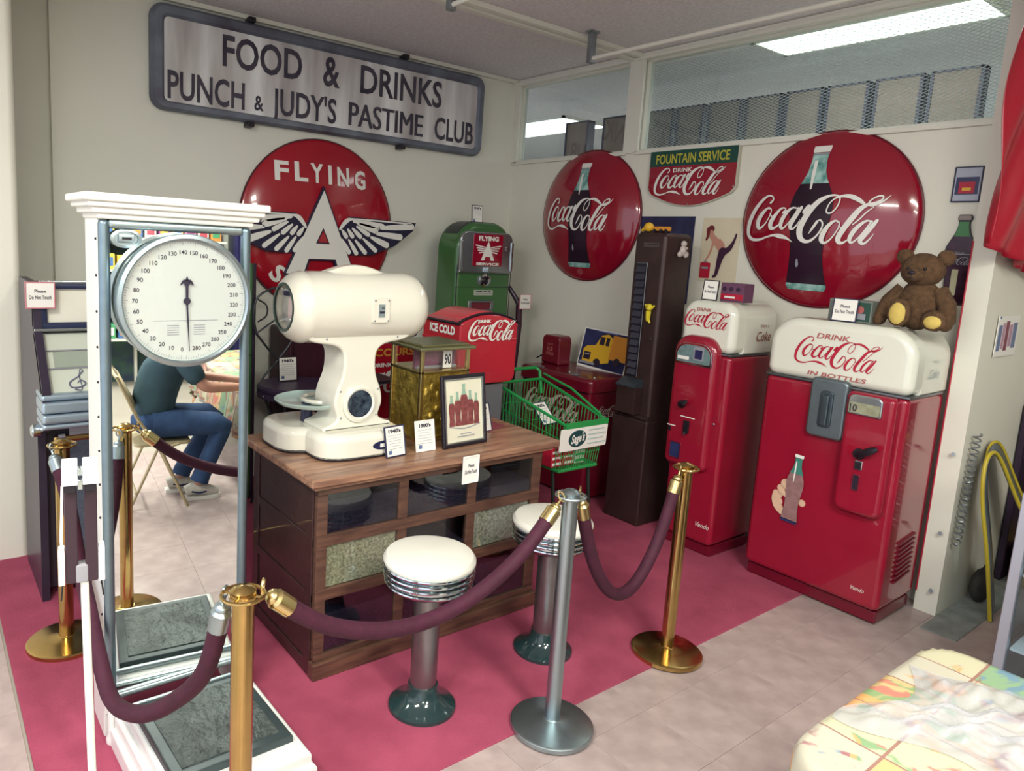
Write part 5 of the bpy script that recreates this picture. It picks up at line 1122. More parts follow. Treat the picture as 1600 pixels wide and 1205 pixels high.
# ------------------------------------------------------------------ tall mirror scale
t = thing('mirror_scale', 'tall white weighing scale with a full length mirror and dial', 'weighing scale', (.75, 2.6, 0))
X0, X1, YF, YB = .49, 1.005, 2.53, 2.76
WP = mat('white_scale_paint', '#dfe0dc', .35, n=.06, scale=4, coat=.2)
q = G(); q.rbox(X0, X0 + .03, YF + .03, YB, .10, 1.89, .006, 2).rbox(X1 - .03, X1, YF + .03, YB, .10, 1.89, .006, 2).rbox(X0 + .01, X1 - .01, YB - .02, YB, .10, 1.89, .004, 1); q.build('cabinet', WP, t)
q = G(); q.box(X0 + .03, X1 - .03, YB - .022, YB - .018, .12, 1.88); q.build('inner_back', WP, t, smooth=0)
q = G()
for e, z0, z1 in ((.006, 1.875, 1.895), (.022, 1.893, 1.915), (.038, 1.912, 1.932), (.052, 1.930, 1.957)): q.rbox(X0 - e, X1 + e, YF - e, YB + e, z0, z1, .008, 3)
q.build('cornice', mat('white_cornice', '#ecebe4', .35, coat=.2), t)
for x in (X0 + .018, X1 - .018):
    q = G(); q.rbox(x - .018, x + .018, YF - .002, YF + .035, .17, 1.875, .016, 4); q.build('metal_stile', mat('blue_steel', '#8599a3', .38, .95, n=.1, scale=20), t)
for za, zb in ((1.845, 1.875), (.165, .19)):
    q = G(); q.rbox(X0 + .03, X1 - .03, YF, YF + .03, za, zb, .01, 3); q.build('metal_rail', STEEL, t)
q = G(); fm = Fr(((X0 + X1) / 2, YF + .028, 1.02), (cos(radians(-3.6)), sin(radians(-3.6)), 0), (0, 0, 1), (sin(radians(-3.6)), -cos(radians(-3.6)), 0)); q.box(-.235, .235, -.84, .84, -.004, 0, fm); q.build('mirror', MIRROR, t, smooth=0)
q = G()
for k in range(14): blob(q, (X0 + .006 - .008, YF + .04, .25 + k * .12), .0045, 6)
q.build('screw', BLK, t)
q = G(); q.lathe([(.022, 0), (.024, .02), (.016, .04), (.018, .17)], c=(X0 + .022, YF + .012, 0), n=14).lathe([(.022, 0), (.024, .02), (.016, .04), (.018, .17)], c=(X1 - .022, YF + .012, 0), n=14); q.build('foot', WP, t)
for xa in (X0, X1 - .03):
    q = G(); q.rbox(xa, xa + .03, YF + .05, YB, 0.0, .11, .006, 2); q.build('plinth', WP, t)
# dial
dc = (.757, YF - .005, 1.612); fd = FA(*dc); R = .222
q = G(); q.lathe([(R - .02, -.02), (R, -.02), (R + .006, .02), (R + .008, .04), (R + .004, .052), (R - .008, .056), (R - .014, .05), (R - .014, .036)], n=64, op=True, fr=fd); dl = q.build('dial_bezel', STEEL, t)
q = G(); q.lathe([(R - .012, .036), (0, .036)], n=48, fr=fd); df = q.build('dial_face', mat('dial_paper', '#bdc3be', .5), t, smooth=0)
for k in range(29):
    v = k * 10; a = radians(-95 - k * (360 / 29.4)) ; rr_ = .168
    text(str(v), Fr(fd(cos(a) * rr_, sin(a) * rr_ - .008, .037), fd.u, fd.v, fd.n), .014, PRK, df, ctr=True, bold=.01, lift=0, width=None)
q = G()
for k in range(147):
    a = radians(-95 - k * 360 / 147); L = .014 if k % 5 == 0 else .007
    r0 = R - .018; q.ribbon([(cos(a) * r0, sin(a) * r0, .0016), (cos(a) * (r0 - L), sin(a) * (r0 - L), .0016)], fd, 1, .0372)
q.box(-.11, .11, -.068, -.0665, .037, .0373, fd)
for s in (-1, 1):
    for j in range(5): q.box(s * .045 - .02, s * .045 + .02, -.085 - j * .008, -.083 - j * .008, .037, .0373, fd)
q.build('dial_ticks', PRG, df, smooth=0)
q = G(); q.ribbon([(0, .06, .004), (0, .03, .008), (0, 0, .007), (.004, -.08, .005), (.009, -.175, .002)], fd, 4, .044).ribbon([(-.022, .055, .003), (-.01, .068, .012), (0, .062, .014), (.01, .068, .012), (.022, .055, .003)], fd, 4, .0445).ribbon([(0, .06, .02), (0, .085, .002)], fd, 2, .0445).ribbon([(0, .06, .010), (0, .0, .009)], fd, 2, .0446).prism(circ(0, 0, .012, 16), Fr(fd(0, 0, .046), fd.u, fd.v, fd.n), .003, 0); q.build('needle', PRK, dl, smooth=0)
q = G(); q.lathe([(R - .012, .048), (0, .049)], n=48, fr=fd); q.build('dial_glass', glass('thin_glass', '#ffffff', .03), dl, smooth=0)
fo = FA(.577, YF + .022, 1.815); q = G(); q.lathe([(.052, 0), (.05, .008), (.038, .010), (.036, .004), (0, .004)], n=28, fr=fo, sy=.62).rbox(-.026, .026, -.012, .014, .004, .016, .004, 2, fo); q.mt(1).box(-.015, .015, -.004, .004, .016, .017, fo); q.build('coin_slot', [STEEL, BLK], t)
# platform
P = [(.535, 2.50), (.565, 1.93), (1.0, 1.93), (.985, 2.50)]
q = G(); q.prism([(.50, 2.53), (.525, 1.89), (1.03, 1.89), (1.01, 2.53)], FU(0, 0, .07), .07, .02, 4); q.prism([(.515, 2.52), (.545, 1.915), (1.015, 1.915), (.995, 2.52)], FU(0, 0, .12), .06, .02, 4); q.prism(P, FU(0, 0, .165), .06, .02, 4); q.build('platform', WP, t)
q = G(); q.prism([(.555, 2.42), (.575, 2.0), (.965, 2.0), (.95, 2.42)], FU(0, 0, .192), .04, .008, 2); tp = q.build('tread_plate', mat('dark_tread', '#3e4a4c', .45, .3, n=.2, scale=10), t)
q = G(); q.prism([(.59, 2.39), (.607, 2.035), (.93, 2.035), (.918, 2.39)], FU(0, 0, .197), .008, .004, 2)
q.build('tread_relief', mat('cast_tread', '#5b6462', .5, .4, scale=9, col2='#39403f', bump=1.0, bscale=45), tp)
q = G(); q.rbox(.53, .99, 2.44, 2.46, .165, .185, .006, 2); q.build('front_strip', STEEL, t)

# ------------------------------------------------------------------ jukebox at left
t = thing('jukebox', 'dark jukebox with bright top screen and sloping glass front', 'jukebox', (.8, 4.0, 0))
JX0, JX1 = .445, 1.16
JB = mat('jukebox_side', '#3b3345', .35, .3, n=.2, scale=3)
prof = [(3.76, 0), (4.30, 0), (4.30, 1.57), (3.80, 1.57), (3.78, 1.36), (3.56, 1.10), (3.56, .92), (3.76, .86)]
for x in (JX0, JX1 - .035):
    q = G(); q.prism(prof, Fr((x, 0, 0), (0, 1, 0), (0, 0, 1), (-1, 0, 0)), -.035 if False else -.035, 0) if False else q.add([V3((x, a, b)) for a, b in prof] + [V3((x + .035, a, b)) for a, b in prof], [tuple(range(8)), tuple(range(15, 7, -1))] + [(i, (i + 1) % 8, 8 + (i + 1) % 8, 8 + i) for i in range(8)]); q.build('side_panel', JB, t, smooth=0)
q = G(); q.box(JX0 + .035, JX1 - .035, 3.80, 4.28, 0.05, .90).box(JX0 + .035, JX1 - .035, 4.0, 4.28, .9, 1.55); q.build('body', mat('jukebox_dark', '#2c2733', .4), t, smooth=0)
f = FA(JX0, 3.80, 0)
q = G(); ring(q, rr(.0, .715, 1.355, 1.575, .01, 3), rr(.06, .66, 1.385, 1.545, .004, 3), Fr(f(0, 0, .012), f.u, f.v, f.n), .04, .008); q.build('screen_frame', mat('screen_frame_blue', '#2c3350', .3), t)
q = G(); q.box(.055, .665, 1.38, 1.55, -.02, -.012, f); q.build('screen', mat('screen_ivory', '#ecebdc', .3, n=.05), t, smooth=0)
q = G(); q.rbox(.0, .715, 1.345, 1.36, .0, .03, .004, 2, f).rbox(.03, .69, 1.57, 1.585, -.02, .01, .004, 2, f); q.build('chrome_strip', CHR, t)
# sloped title glass
s0 = V3((JX0, 3.785, 1.345)); s1 = V3((JX0, 3.575, 1.085)); vv = (s0 - s1); fsl = Fr(s1, (1, 0, 0), vv, (0, -vv.z, vv.y)); fsl.n = -(fsl.u.cross(fsl.v)) if (fsl.u.cross(fsl.v)).y > 0 else fsl.u.cross(fsl.v)
Ls = vv.length
q = G(); q.box(.03, .69, 0, Ls, -.03, -.02, fsl); q.mt(1).box(.07, .66, .145, .23, -.019, -.016, fsl); q.mt(2).box(.26, .30, .14, .23, -.015, -.013, fsl); q.mt(3).box(.04, .68, .135, .141, -.016, -.012, fsl).box(.04, .68, .232, .238, -.016, -.012, fsl); q.build('title_panel', [mat('mint_panel', '#d3dacb', .4), mat('sage_panel', '#9fab9c', .4), PRW, PRG], t, smooth=0)
q = G(); c = (.155, .065)
q.ribbon([(c[0] - .01, c[1] - .04, .010), (c[0] + .01, c[1] - .045, .006), (c[0] + .018, c[1] - .03, .005), (c[0] + .012, c[1] + .03, .006), (c[0] + .03, c[1] + .055, .006), (c[0] + .018, c[1] + .065, .004), (c[0] + .01, c[1] + .03, .006), (c[0] - .03, c[1] + .0, .008), (c[0] - .025, c[1] - .028, .008), (c[0] + .015, c[1] - .028, .008), (c[0] + .035, c[1] - .01, .008), (c[0] + .015, c[1] + .008, .006), (c[0], c[1] - .008, .004)], fsl, 4, -.017); q.build('clef_print', mat('slate_print', '#5a6078', .5), t, smooth=0)
q = G(); q.rbox(.0, .03, 0, Ls, -.03, .012, .006, 2, fsl).rbox(.685, .715, 0, Ls, -.03, .012, .006, 2, fsl); q.build('chrome_rail', CHR, t)
q = G(); q.box(.03, .69, .0, Ls, .0, .004, fsl); q.build('title_glass', GLASS, t, smooth=0)
for k, (za, zb, o) in enumerate(((1.055, 1.085, .01), (1.0, 1.052, .03), (.955, .997, .04), (.925, .952, .03))):
    q = G(); q.rbox(JX0 - .005, JX1 + .005, 3.565 - o, 3.74, za, zb, .012, 3); q.build('chrome_band', mat('jukebox_chrome', '#a9bccb', .32, .7), t)
q = G(); q.lathe([(.03, 0), (.03, .03), (.02, .04), (0, .042)], n=16, fr=lambda a, b, h: V3((JX0 - h, 3.66 + a, .90 + b))); q.build('side_lamp', CHR, t)
f = FA(JX0, 3.79, 0)
q = G(); q.box(.10, .62, .14, .80, 0, .006, f); q.build('grille_back', mat('grille_cloth', '#5b6474', .6, n=.3, scale=60), t, smooth=0)
for k in range(5):
    q = G(); q.rbox(.12 + k * .11, .128 + k * .11, .14, .80, .004, .014, .002, 1, f); q.build('grille_bar', GREYM, t)
q = G(); ring(q, rr(.07, .65, .11, .83, .01, 2), rr(.10, .62, .14, .80, .006, 2), Fr(f(0, 0, .02), f.u, f.v, f.n), .02, .006); q.build('grille_frame', BRASS, t)
q = G(); q.box(.09, .12, .78, .84, .015, .02, f).box(.14, .60, .82, .90, .0, .012, f); q.build('button_strip', mat('pale_strip', '#a7a9b2', .4), t, smooth=0)
card('pink framed do-not-touch card on top left of the jukebox', .475, 3.765, 1.455, .125, .125, 0, .0, two=('Please', 'Do Not Touch'), fm=PINKF, paste=1)

# ------------------------------------------------------------------ foreground folded sign stand
sx, sy = .259, 1.56
t = thing('folding_stand', 'white pole stand with two bright clamp blocks in the left foreground', 'stand', (sx, sy, 0))
WB = mat('bright_white_plastic', '#fdfdff', .3)
cdir = V3((sx, sy, 0)).normalized(); uu = V3((cdir.y, -cdir.x, 0)); f = Fr((sx, sy, .012), uu, (0, 0, 1), -cdir)
q = G(); q.tube([f(.020, 0.02, 0), f(.012, .60, 0), f(.004, 1.13, 0)], .0085, 12); q.build('pole', mat('pole_white', '#d9dcd2', .4), t)
for k in range(3):
    a = 2 * pi * k / 3 + .5; q = G(); q.tube([f(.019, .16, 0), V3((sx + .016, sy, .0)) + V3((cos(a) * .13, sin(a) * .13, .015))], .007, 8); q.build('leg', WB, t)
for s in (-1, 1):
    q = G(); q.rbox(s * .019 - .0145, s * .019 + .0145, 1.318, 1.362, -.02, .03, .002, 2, f); q.rbox(s * .019 - .0125, s * .019 + .0125, 1.325, 1.356, .03, .0305, .001, 1, f); q.build('clamp_block', WB, t)
    q = G(); q.rbox(s * .019 - .011, s * .019 + .011, 1.302, 1.3185, -.018, .026, .001, 1, f); q.build('clamp_opening', BLK, t)
    q = G(); q.rbox(s * .0185 - .012, s * .0185 + .012, 1.10, 1.305, -.012, .012, .003, 2, f); q.build('dark_board', mat('dark_board', '#33222c', .4), t)
    q = G(); q.rbox(s * .0375 - .006, s * .0375 + .006, 1.10 - .0 * s, 1.175, -.02, .016, .002, 2, f); q.build('side_block', WB, t)
    q = G(); q.tube([f(s * .036, 1.10, 0), f(s * .040, 1.06, .0)], .0016, 6); q.build('wire', BLK, t)
q = G(); q.rbox(-.005, .005, 1.31, 1.33, .02, .034, .002, 2, f).rbox(-.004, .004, 1.335, 1.35, .0, .022, .002, 2, f); q.build('centre_clip', CHR, t)
q = G(); q.tube([f(-.033, 1.31, .0), f(-.037, 1.2, .01), f(-.036, 1.17, .01)], .0025, 8); q.build('white_cord', WB, t)
q = G(); q.rbox(-.012, .012, 1.10, 1.14, -.014, .014, .004, 2, f); q.build('hub', mat('hub_grey', '#8b8a90', .4), t)

# ------------------------------------------------------------------ wall at right: spring, poster, sled
t = thing('coil_spring', 'grey metal coil spring fixed on the white wall corner', 'spring', (4.47, 1.24, .45))
q = G(); n = 260; q.tube([V3((4.455 + .045 * k / n, 1.24 + .018 * sin(2 * pi * 20 * k / n), .40 + .62 * k / n)) + V3((.018 * cos(2 * pi * 20 * k / n), 0, 0)) for k in range(n)], .0045, 5); q.build('coil', GREYM, t)
for k, z in enumerate((.90, .46, .13)):
    t = thing('wall_screw', '%s small screw stud sticking out of the white post' % ('uppermost', 'middle', 'lowest')[k], 'screw', (4.42, 1.31, z)); q = G(); q.tube([(4.425, 1.31, z), (4.39, 1.30, z + .004)], .006, 8); q.tube([(4.40, 1.304, z + .002), (4.388, 1.30, z + .004)], .010, 10); q.build('stud', GREYM, t)
t = thing('wall_poster', 'pale poster with blue and pink print on the right wall', 'poster', (4.7, 1.26, 1.45))
f = FA(4.60, 1.263, 1.42); q = G(); q.box(0, .34, 0, .22, 0, .003, f); q.build('sheet', PAPER, t, smooth=0)
q = G(); q.mt(0).box(.02, .07, .03, .17, .003, .004, f).mt(1).box(.08, .12, .04, .18, .003, .004, f).mt(2).box(.13, .18, .03, .19, .003, .004, f).mt(1).box(.19, .24, .05, .17, .003, .004, f).mt(0).box(.25, .31, .04, .18, .003, .004, f); q.build('print', [mat('blue_print', '#5e6f95', .5), mat('mauve_print', '#b08aa0', .5), mat('maroon_print', '#7a3046', .5)], t, smooth=0)
q = G(); q.rbox(.015, .03, .205, .218, .003, .006, .002, 1, f); q.build('tape', mat('blue_print', '#5e6f95'), t)

t = thing('bent_sled', 'bent grey-blue board with yellow edges leaning beside the wall', 'sled', (4.8, 1.05, 0))
PS = spline([(4.62, 1.08, .0), (4.55, 1.12, .35), (4.50, 1.17, .66), (4.51, 1.19, .84), (4.58, 1.19, .915), (4.68, 1.17, .87), (4.84, 1.10, .62), (4.98, 1.0, .35), (5.05, .94, .0)], 5)
PS = [V3(p) for p in PS]; wv = V3((.20, .05, .02))
q = G(); vs = []
for p in PS: vs += [p, p + wv]
q.add(vs, [(2 * i, 2 * i + 1, 2 * i + 3, 2 * i + 2) for i in range(len(PS) - 1)]); o = q.build('board', mat('slate_board', '#5a6470', .35, n=.25, scale=6), t); md = o.modifiers.new('thick', 'SOLIDIFY'); md.thickness = .012
q = G(); q.tube(PS, .010, 8); q.build('yellow_edge', mat('yellow_rubber', '#b8a531', .5), t)
q = G(); q.tube([p + wv for p in PS], .010, 8); q.build('yellow_edge', MATS['yellow_rubber'], t)
for i in (9, 3): 
    q = G(); blob(q, PS[i] + wv * .3, .012, 8); q.build('bolt', BLK, t)
t = thing('yellow_crate', 'yellow box on the floor behind the bent board', 'box', (5.35, 1.05, 0)); q = G(); q.rbox(5.32, 5.9, .95, 1.2, -.008, .22, .01, 2); q.build('box_body', mat('yellow_box', '#c9ab32', .5), t)
q = G(); q.tube([(5.33, .945, .12), (5.5, .945, .10), (5.9, .945, .13)], .008, 6); q.build('strap', BLK, t)
t = thing('dark_bag', 'dark crumpled bag on the floor against the white wall', 'bag', (4.95, 1.16, 0)); q = G(); blob(q, (4.86, 1.205, .09), (.10, .05, .10), 18); q.build('bag_body', mat('dark_bag', '#3b3a38', .8, n=.4, scale=10), t)
q = G(); q.tube([(4.80, 1.20, .16), (4.86, 1.19, .24), (4.92, 1.20, .17)], .008, 6); q.build('handle', BLK, t)
t = thing('dark_cupboard', 'dark plum cupboard standing behind the yellow box', 'cupboard', (5.7, .9, 0)); q = G(); q.rbox(5.3, 6.3, .0, .90, .0, 1.15, .01, 2).rbox(5.3, 6.3, 1.225, 1.262, .0, 1.1, .005, 1); q.build('body', mat('dark_plum_paint', '#2c1c33', .5, n=.2), t)
q = G(); q.rbox(5.29, 5.302, .05, .42, .06, 1.1, .004, 1).rbox(5.29, 5.302, .47, .86, .06, 1.1, .004, 1); q.build('door', MATS['dark_plum_paint'], t)
q = G(); q.tube([(5.283, .44, 1.0), (5.283, .44, 1.3), (5.283, .50, 2.0)], .010, 8); q.build('yellow_pole', MATS['yellow_rubber'], t)

# display case
t = thing('display_case', 'metal framed glass display case at the lower right edge', 'display case', (3.7, .3, 0))
ALU = mat('aluminium', '#b3b7c4', .35, .8)
CX0, CX1, CY0, CY1 = 3.34, 4.1, -.6, .73
for x, y in ((CX0, CY1), (CX1, CY1), (CX0, CY0), (CX1, CY0)):
    q = G(); q.rbox(x - .018, x + .018, y - .018, y + .018, -.008, 1.05, .004, 2); q.build('corner_post', ALU, t)
q = G()
for z in (.02, 1.04): q.rbox(CX0, CX1, CY1 - .015, CY1 + .015, z - .02, z + .02, .004, 1).rbox(CX0, CX1, CY0 - .015, CY0 + .015, z - .02, z + .02, .004, 1).rbox(CX0 - .015, CX0 + .015, CY0, CY1, z - .02, z + .02, .004, 1).rbox(CX1 - .015, CX1 + .015, CY0, CY1, z - .02, z + .02, .004, 1)
q.build('frame_rail', ALU, t)
for z in (.14, .42, .72):
    q = G(); q.box(CX0 + .02, CX1 - .02, CY0 + .02, CY1 - .02, z, z + .01); q.build('shelf', mat('shelf_white', '#c9ccd2', .4), t, smooth=0)
q = G(); q.box(CX0 + .018, CX1 - .018, CY1, CY1 + .004, .04, 1.02).box(CX0 - .002, CX0 + .002, CY0 + .018, CY1 - .018, .04, 1.02); q.build('glass_pane', GLASSB, t, smooth=0)
q = G(); q.box(CX0, CX1, CY0, CY1, 1.055, 1.062); q.build('glass_top', GLASSB, t, smooth=0)
rnd = random.Random(5)
cols_ = [mat('case_blue', '#44597a', .5), mat('case_olive', '#5b5f45', .6), mat('case_white', '#cfd3da', .5), mat('case_teal', '#39525c', .5)]
nm = ['blue', 'olive', 'white', 'teal']
for j, z in enumerate((.15, .43, .73)):
    for k in range(3):
        c_ = (j + k) % 4; y = .56 - k * .22; t2 = thing('keepsake_box', '%s keepsake box on the %s shelf of the display case, %s from its corner post' % (nm[c_], ('bottom', 'middle', 'top')[j], ('nearest', 'second', 'third')[k]), 'box', (3.5, y, z), 'boxes in the display case')
        q = G(); hh = .10 + .08 * rnd.random(); q.rbox(3.40, 3.60, y - .08, y + .08, z + .0005, z + hh, .006, 2); q.build('box_body', cols_[c_], t2); q = G(); q.rbox(3.395, 3.605, y - .085, y + .085, z + hh, z + hh + .02, .004, 1); q.build('box_lid', cols_[(c_ + 2) % 4], t2)

# ------------------------------------------------------------------ cloth-covered table
TX0, TX1, TY0, TY1, TH = 1.585, 2.47, -1.75, .70, .73
t = thing('folding_table', 'long table hidden under the patchwork fruit tablecloth', 'table', (2.0, -.5, -.008))
q = G(); q.prism(rr(TX0 + .012, TX1 - .012, TY0 + .012, TY1 - .012, .095, 6), FU(0, 0, TH - .006), .03, .006, 2); q.build('table_top', mat('brown_laminate', '#6a5040', .5), t)
for x in (TX0 + .08, TX1 - .08):
    for y in (TY1 - .12, TY0 + .12):
        q = G(); q.tube([(x, y, TH - .035), (x, y, -.008)], .016, 10); q.build('leg', mat('dark_brown_leg', '#3d262c', .5), t)
def cloth(u, v):
    M_ = .36
    x = TX0 - M_ + (TX1 - TX0 + 2 * M_) * u; y = TY0 - M_ + (TY1 - TY0 + 2 * M_) * v
    r_ = .10
    ix0, ix1, iy0, iy1 = TX0 + r_, TX1 - r_, TY0 + r_, TY1 - r_
    cxx = min(max(x, ix0), ix1); cyy_ = min(max(y, iy0), iy1); dx, dy = x - cxx, y - cyy_; d = hypot(dx, dy)
    h = TH + .0015 * sin(x * 19 + y * 7) + .001 * sin(y * 31 - x * 5)
    if d <= r_: return V3((x, y, h + .002))
    ux, uy = dx / d, dy / d; e = d - r_; an = atan2(dy, dx)
    rip = sin(x * 26 if abs(uy) > abs(ux) else y * 26) * .02 * min(1, e * 5) + .03 * min(1, e * 4)
    tt = min(1, e / .03)
    return V3((cxx + ux * (r_ + .012 * tt + rip), cyy_ + uy * (r_ + .012 * tt + rip), h + .002 - e * (.97 if e > .01 else .5)))
q = grid(cloth, 90, 170); o = q.build('tablecloth', 'x' and None or MATS['paper'], smooth=80)
md = o.modifiers.new('thick', 'SOLIDIFY'); md.thickness = .002; md.offset = 1
tag(o, 'patchwork tablecloth printed with fruit squares over the table at lower right', 'tablecloth')
m = bpy.data.materials.new('fruit_cloth'); m.use_nodes = True; nt = m.node_tree; b = nt.nodes['Principled BSDF']; b.inputs['Roughness'].default_value = .55
N = nt.nodes.new; Lk = nt.links.new
tc = N('ShaderNodeTexCoord'); mp = N('ShaderNodeMapping'); mp.inputs['Scale'].default_value = (5.2, 4.2, 1.2); mp.inputs['Location'].default_value = (.35, .15, 0); Lk(tc.outputs['Object'], mp.inputs[0])
vo = N('ShaderNodeTexVoronoi'); vo.distance = 'CHEBYCHEV'; vo.inputs['Randomness'].default_value = 0.0; vo.inputs['Scale'].default_value = 1; Lk(mp.outputs[0], vo.inputs['Vector'])
sep = N('ShaderNodeSeparateColor'); Lk(vo.outputs['Color'], sep.inputs[0])
r1 = N('ShaderNodeValToRGB'); r1.color_ramp.interpolation = 'CONSTANT'
cs = [(0, '#b5b196'), (.2, '#8aa586'), (.38, '#b8a375'), (.55, '#b3af9e'), (.7, '#7f9c7a'), (.84, '#b5917c')]
while len(r1.color_ramp.elements) < len(cs): r1.color_ramp.elements.new(.5)
for e_, (p_, c_) in zip(r1.color_ramp.elements, cs): e_.position = p_; e_.color = S(c_)
Lk(sep.outputs[0], r1.inputs[0])
r2 = N('ShaderNodeValToRGB'); r2.color_ramp.interpolation = 'CONSTANT'
cs = [(0, '#b85a5c'), (.22, '#5f8f62'), (.45, '#cf8f4e'), (.62, '#8a3350'), (.8, '#5f7fa0')]
while len(r2.color_ramp.elements) < len(cs): r2.color_ramp.elements.new(.5)
for e_, (p_, c_) in zip(r2.color_ramp.elements, cs): e_.position = p_; e_.color = S(c_)
n0 = N('ShaderNodeTexNoise'); n0.inputs['Scale'].default_value = 4; Lk(tc.outputs['Object'], n0.inputs['Vector'])
Lk(n0.outputs['Color'], r2.inputs[0])
sp2 = N('ShaderNodeSeparateColor'); Lk(n0.outputs['Color'], sp2.inputs[0]); mm_ = N('ShaderNodeMapRange'); mm_.inputs[1].default_value = .3; mm_.inputs[2].default_value = .7; Lk(sp2.outputs[1], mm_.inputs[0]); Lk(mm_.outputs[0], r2.inputs[0])
n1 = N('ShaderNodeTexNoise'); n1.inputs['Scale'].default_value = 9; n1.inputs['Detail'].default_value = 3; n1.inputs['Distortion'].default_value = 1.2; Lk(tc.outputs['Object'], n1.inputs['Vector'])
k1 = N('ShaderNodeMapRange'); k1.inputs[1].default_value = .53; k1.inputs[2].default_value = .60; k1.inputs[4].default_value = .75; Lk(n1.outputs['Fac'], k1.inputs[0])
mx = N('ShaderNodeMixRGB'); Lk(k1.outputs[0], mx.inputs[0]); Lk(r1.outputs[0], mx.inputs[1]); Lk(r2.outputs[0], mx.inputs[2])
gt = N('ShaderNodeMath'); gt.operation = 'GREATER_THAN'; gt.inputs[1].default_value = .485; Lk(vo.outputs['Distance'], gt.inputs[0])
mx2 = N('ShaderNodeMixRGB'); mx2.inputs[2].default_value = S('#8f6b60'); Lk(gt.outputs[0], mx2.inputs[0]); Lk(mx.outputs[0], mx2.inputs[1]); Lk(mx2.outputs[0], b.inputs['Base Color'])
o.data.materials.clear(); o.data.materials.append(m)
def bagf(u, v):
    x = 1.85 + .45 * u + .05 * sin(v * 5); y = .30 + .36 * v + .04 * sin(u * 6 + 1)
    e = min(1, 6 * min(u, 1 - u, v, 1 - v))
    z = TH + .009 + e * (.020 + .012 * sin(u * 17 + v * 9) + .010 * sin(v * 27 - u * 11) + .006 * sin(u * 51 + v * 37))
    return V3((x, y, max(z, TH + .007)))
q = grid(bagf, 50, 40); o = q.build('plastic_bag', mat('thin_white_plastic', '#b9bbc2', .3, alpha=.45), smooth=80); tag(o, 'crumpled translucent white plastic bag lying on the tablecloth', 'plastic bag')

# ------------------------------------------------------------------ person on a folding chair, seen in the mirror
t = thing('folding_chair', 'tan metal folding chair carrying the seated person', 'chair', (1.0, .1, -.008))
TAN = mat('tan_metal', '#b3a584', .4, .3)
for y in (-.12, .32):
    q = G(); q.tube([(.74, y, .90), (.86, y, .62), (1.0, y, .40), (1.17, y, -.008)], .011, 10); q.build('frame_tube', TAN, t)
    q = G(); q.tube([(1.12, y - .02, .43), (.98, y - .02, .40), (.80, y - .02, -.008)], .010, 10); q.build('leg', TAN, t)
q = G(); q.tube([(.74, -.12, .90), (.725, -.08, .915), (.725, .28, .915), (.74, .32, .90)], .011, 10); q.build('top_tube', TAN, t)
q = G(); q.prism(rr(.84, 1.20, -.10, .30, .04, 4), FU(0, 0, .445), .02, .006, 2); q.build('seat', TAN, t)
q = G()
vs = [V3((.745 + .10 * (1 - b_) + .02 * sin(a_ * pi), -.11 + .42 * a_, .70 + .20 * b_)) for b_ in (0, .5, 1) for a_ in [k / 8 for k in range(9)]]
q.add(vs, [(j * 9 + i, j * 9 + i + 1, (j + 1) * 9 + i + 1, (j + 1) * 9 + i) for j in range(2) for i in range(8)]); o = q.build('backrest', TAN, t); md = o.modifiers.new('thick', 'SOLIDIFY'); md.thickness = .006
q = G(); q.tube([(.845, -.12, .12), (.845, .32, .12)], .008, 8).tube([(1.13, -.12, .1), (1.13, .32, .1)], .008, 8); q.build('stretcher', TAN, t)

def skin(name, V, E, Rr, m, parent, sub=2):
    org = ORG[parent.name]; me = bpy.data.meshes.new(name); me.from_pydata([V3(v) - org for v in V], E, []); me.materials.append(m)
    o = bpy.data.objects.new(name, me); COL.objects.link(o); o.parent = parent; ORG[o.name] = org
    sk = o.modifiers.new('skin', 'SKIN'); sk.use_smooth_shade = True
    for i, r_ in enumerate(Rr): d = me.skin_vertices[0].data[i]; d.radius = r_ if isinstance(r_, tuple) else (r_, r_); d.use_root = (i == 0)
    s_ = o.modifiers.new('subd', 'SUBSURF'); s_.levels = sub; s_.render_levels = sub
    # bake to a plain mesh
    dg = bpy.context.evaluated_depsgraph_get(); bpy.context.view_layer.update(); dg.update(); me2 = bpy.data.meshes.new_from_object(o.evaluated_get(dg)); o.modifiers.clear(); o.data = me2
    if not me2.materials: me2.materials.append(m)
    me2.polygons.foreach_set('use_smooth', [True] * len(me2.polygons)); return o
P_ = thing('person', 'person in dark teal shirt and jeans seated on a folding chair, seen in the mirror', 'person', (1.0, .1, 0))
FLESH = mat('skin', '#c08f7a', .5, n=.08, scale=20); SHIRT = mat('dark_teal_shirt', '#35505c', .8, n=.2, scale=8); JEAN = mat('blue_denim', '#2f4a72', .85, n=.3, scale=14)
BV = [(.98, .1, .55), (.98, .1, .72), (1.05, .1, .92), (1.12, .1, 1.08), (1.17, .1, 1.17), (1.22, .1, 1.27), (1.23, .1, 1.36),
      (1.13, .29, 1.03), (1.27, .36, .82), (1.56, .30, .80), (1.13, -.09, 1.03), (1.27, -.14, .82), (1.56, .02, .80),
      (1.0, .20, .52), (1.42, .24, .52), (1.27, .20, .12), (1.0, .0, .52), (1.42, -.04, .52), (1.18, .0, .12), (1.62, .285, .795), (1.62, .05, .795), (1.24, .20, .07), (1.15, .0, .07)]
SVH = (.96, .1, .53)
BE = [(0, 1), (1, 2), (2, 3), (3, 4), (4, 5), (5, 6), (3, 7), (7, 8), (8, 9), (3, 10), (10, 11), (11, 12), (0, 13), (13, 14), (14, 15), (0, 16), (16, 17), (17, 18), (9, 19), (12, 20), (15, 21), (18, 22)]
BR = [.09, .10, .11, .09, .05, .055, .06, .05, .042, .028, .05, .042, .028, .06, .045, .034, .06, .045, .034, (.036, .018), (.036, .018), .035, .035]
body = skin('body', BV, BE, BR, FLESH, P_)
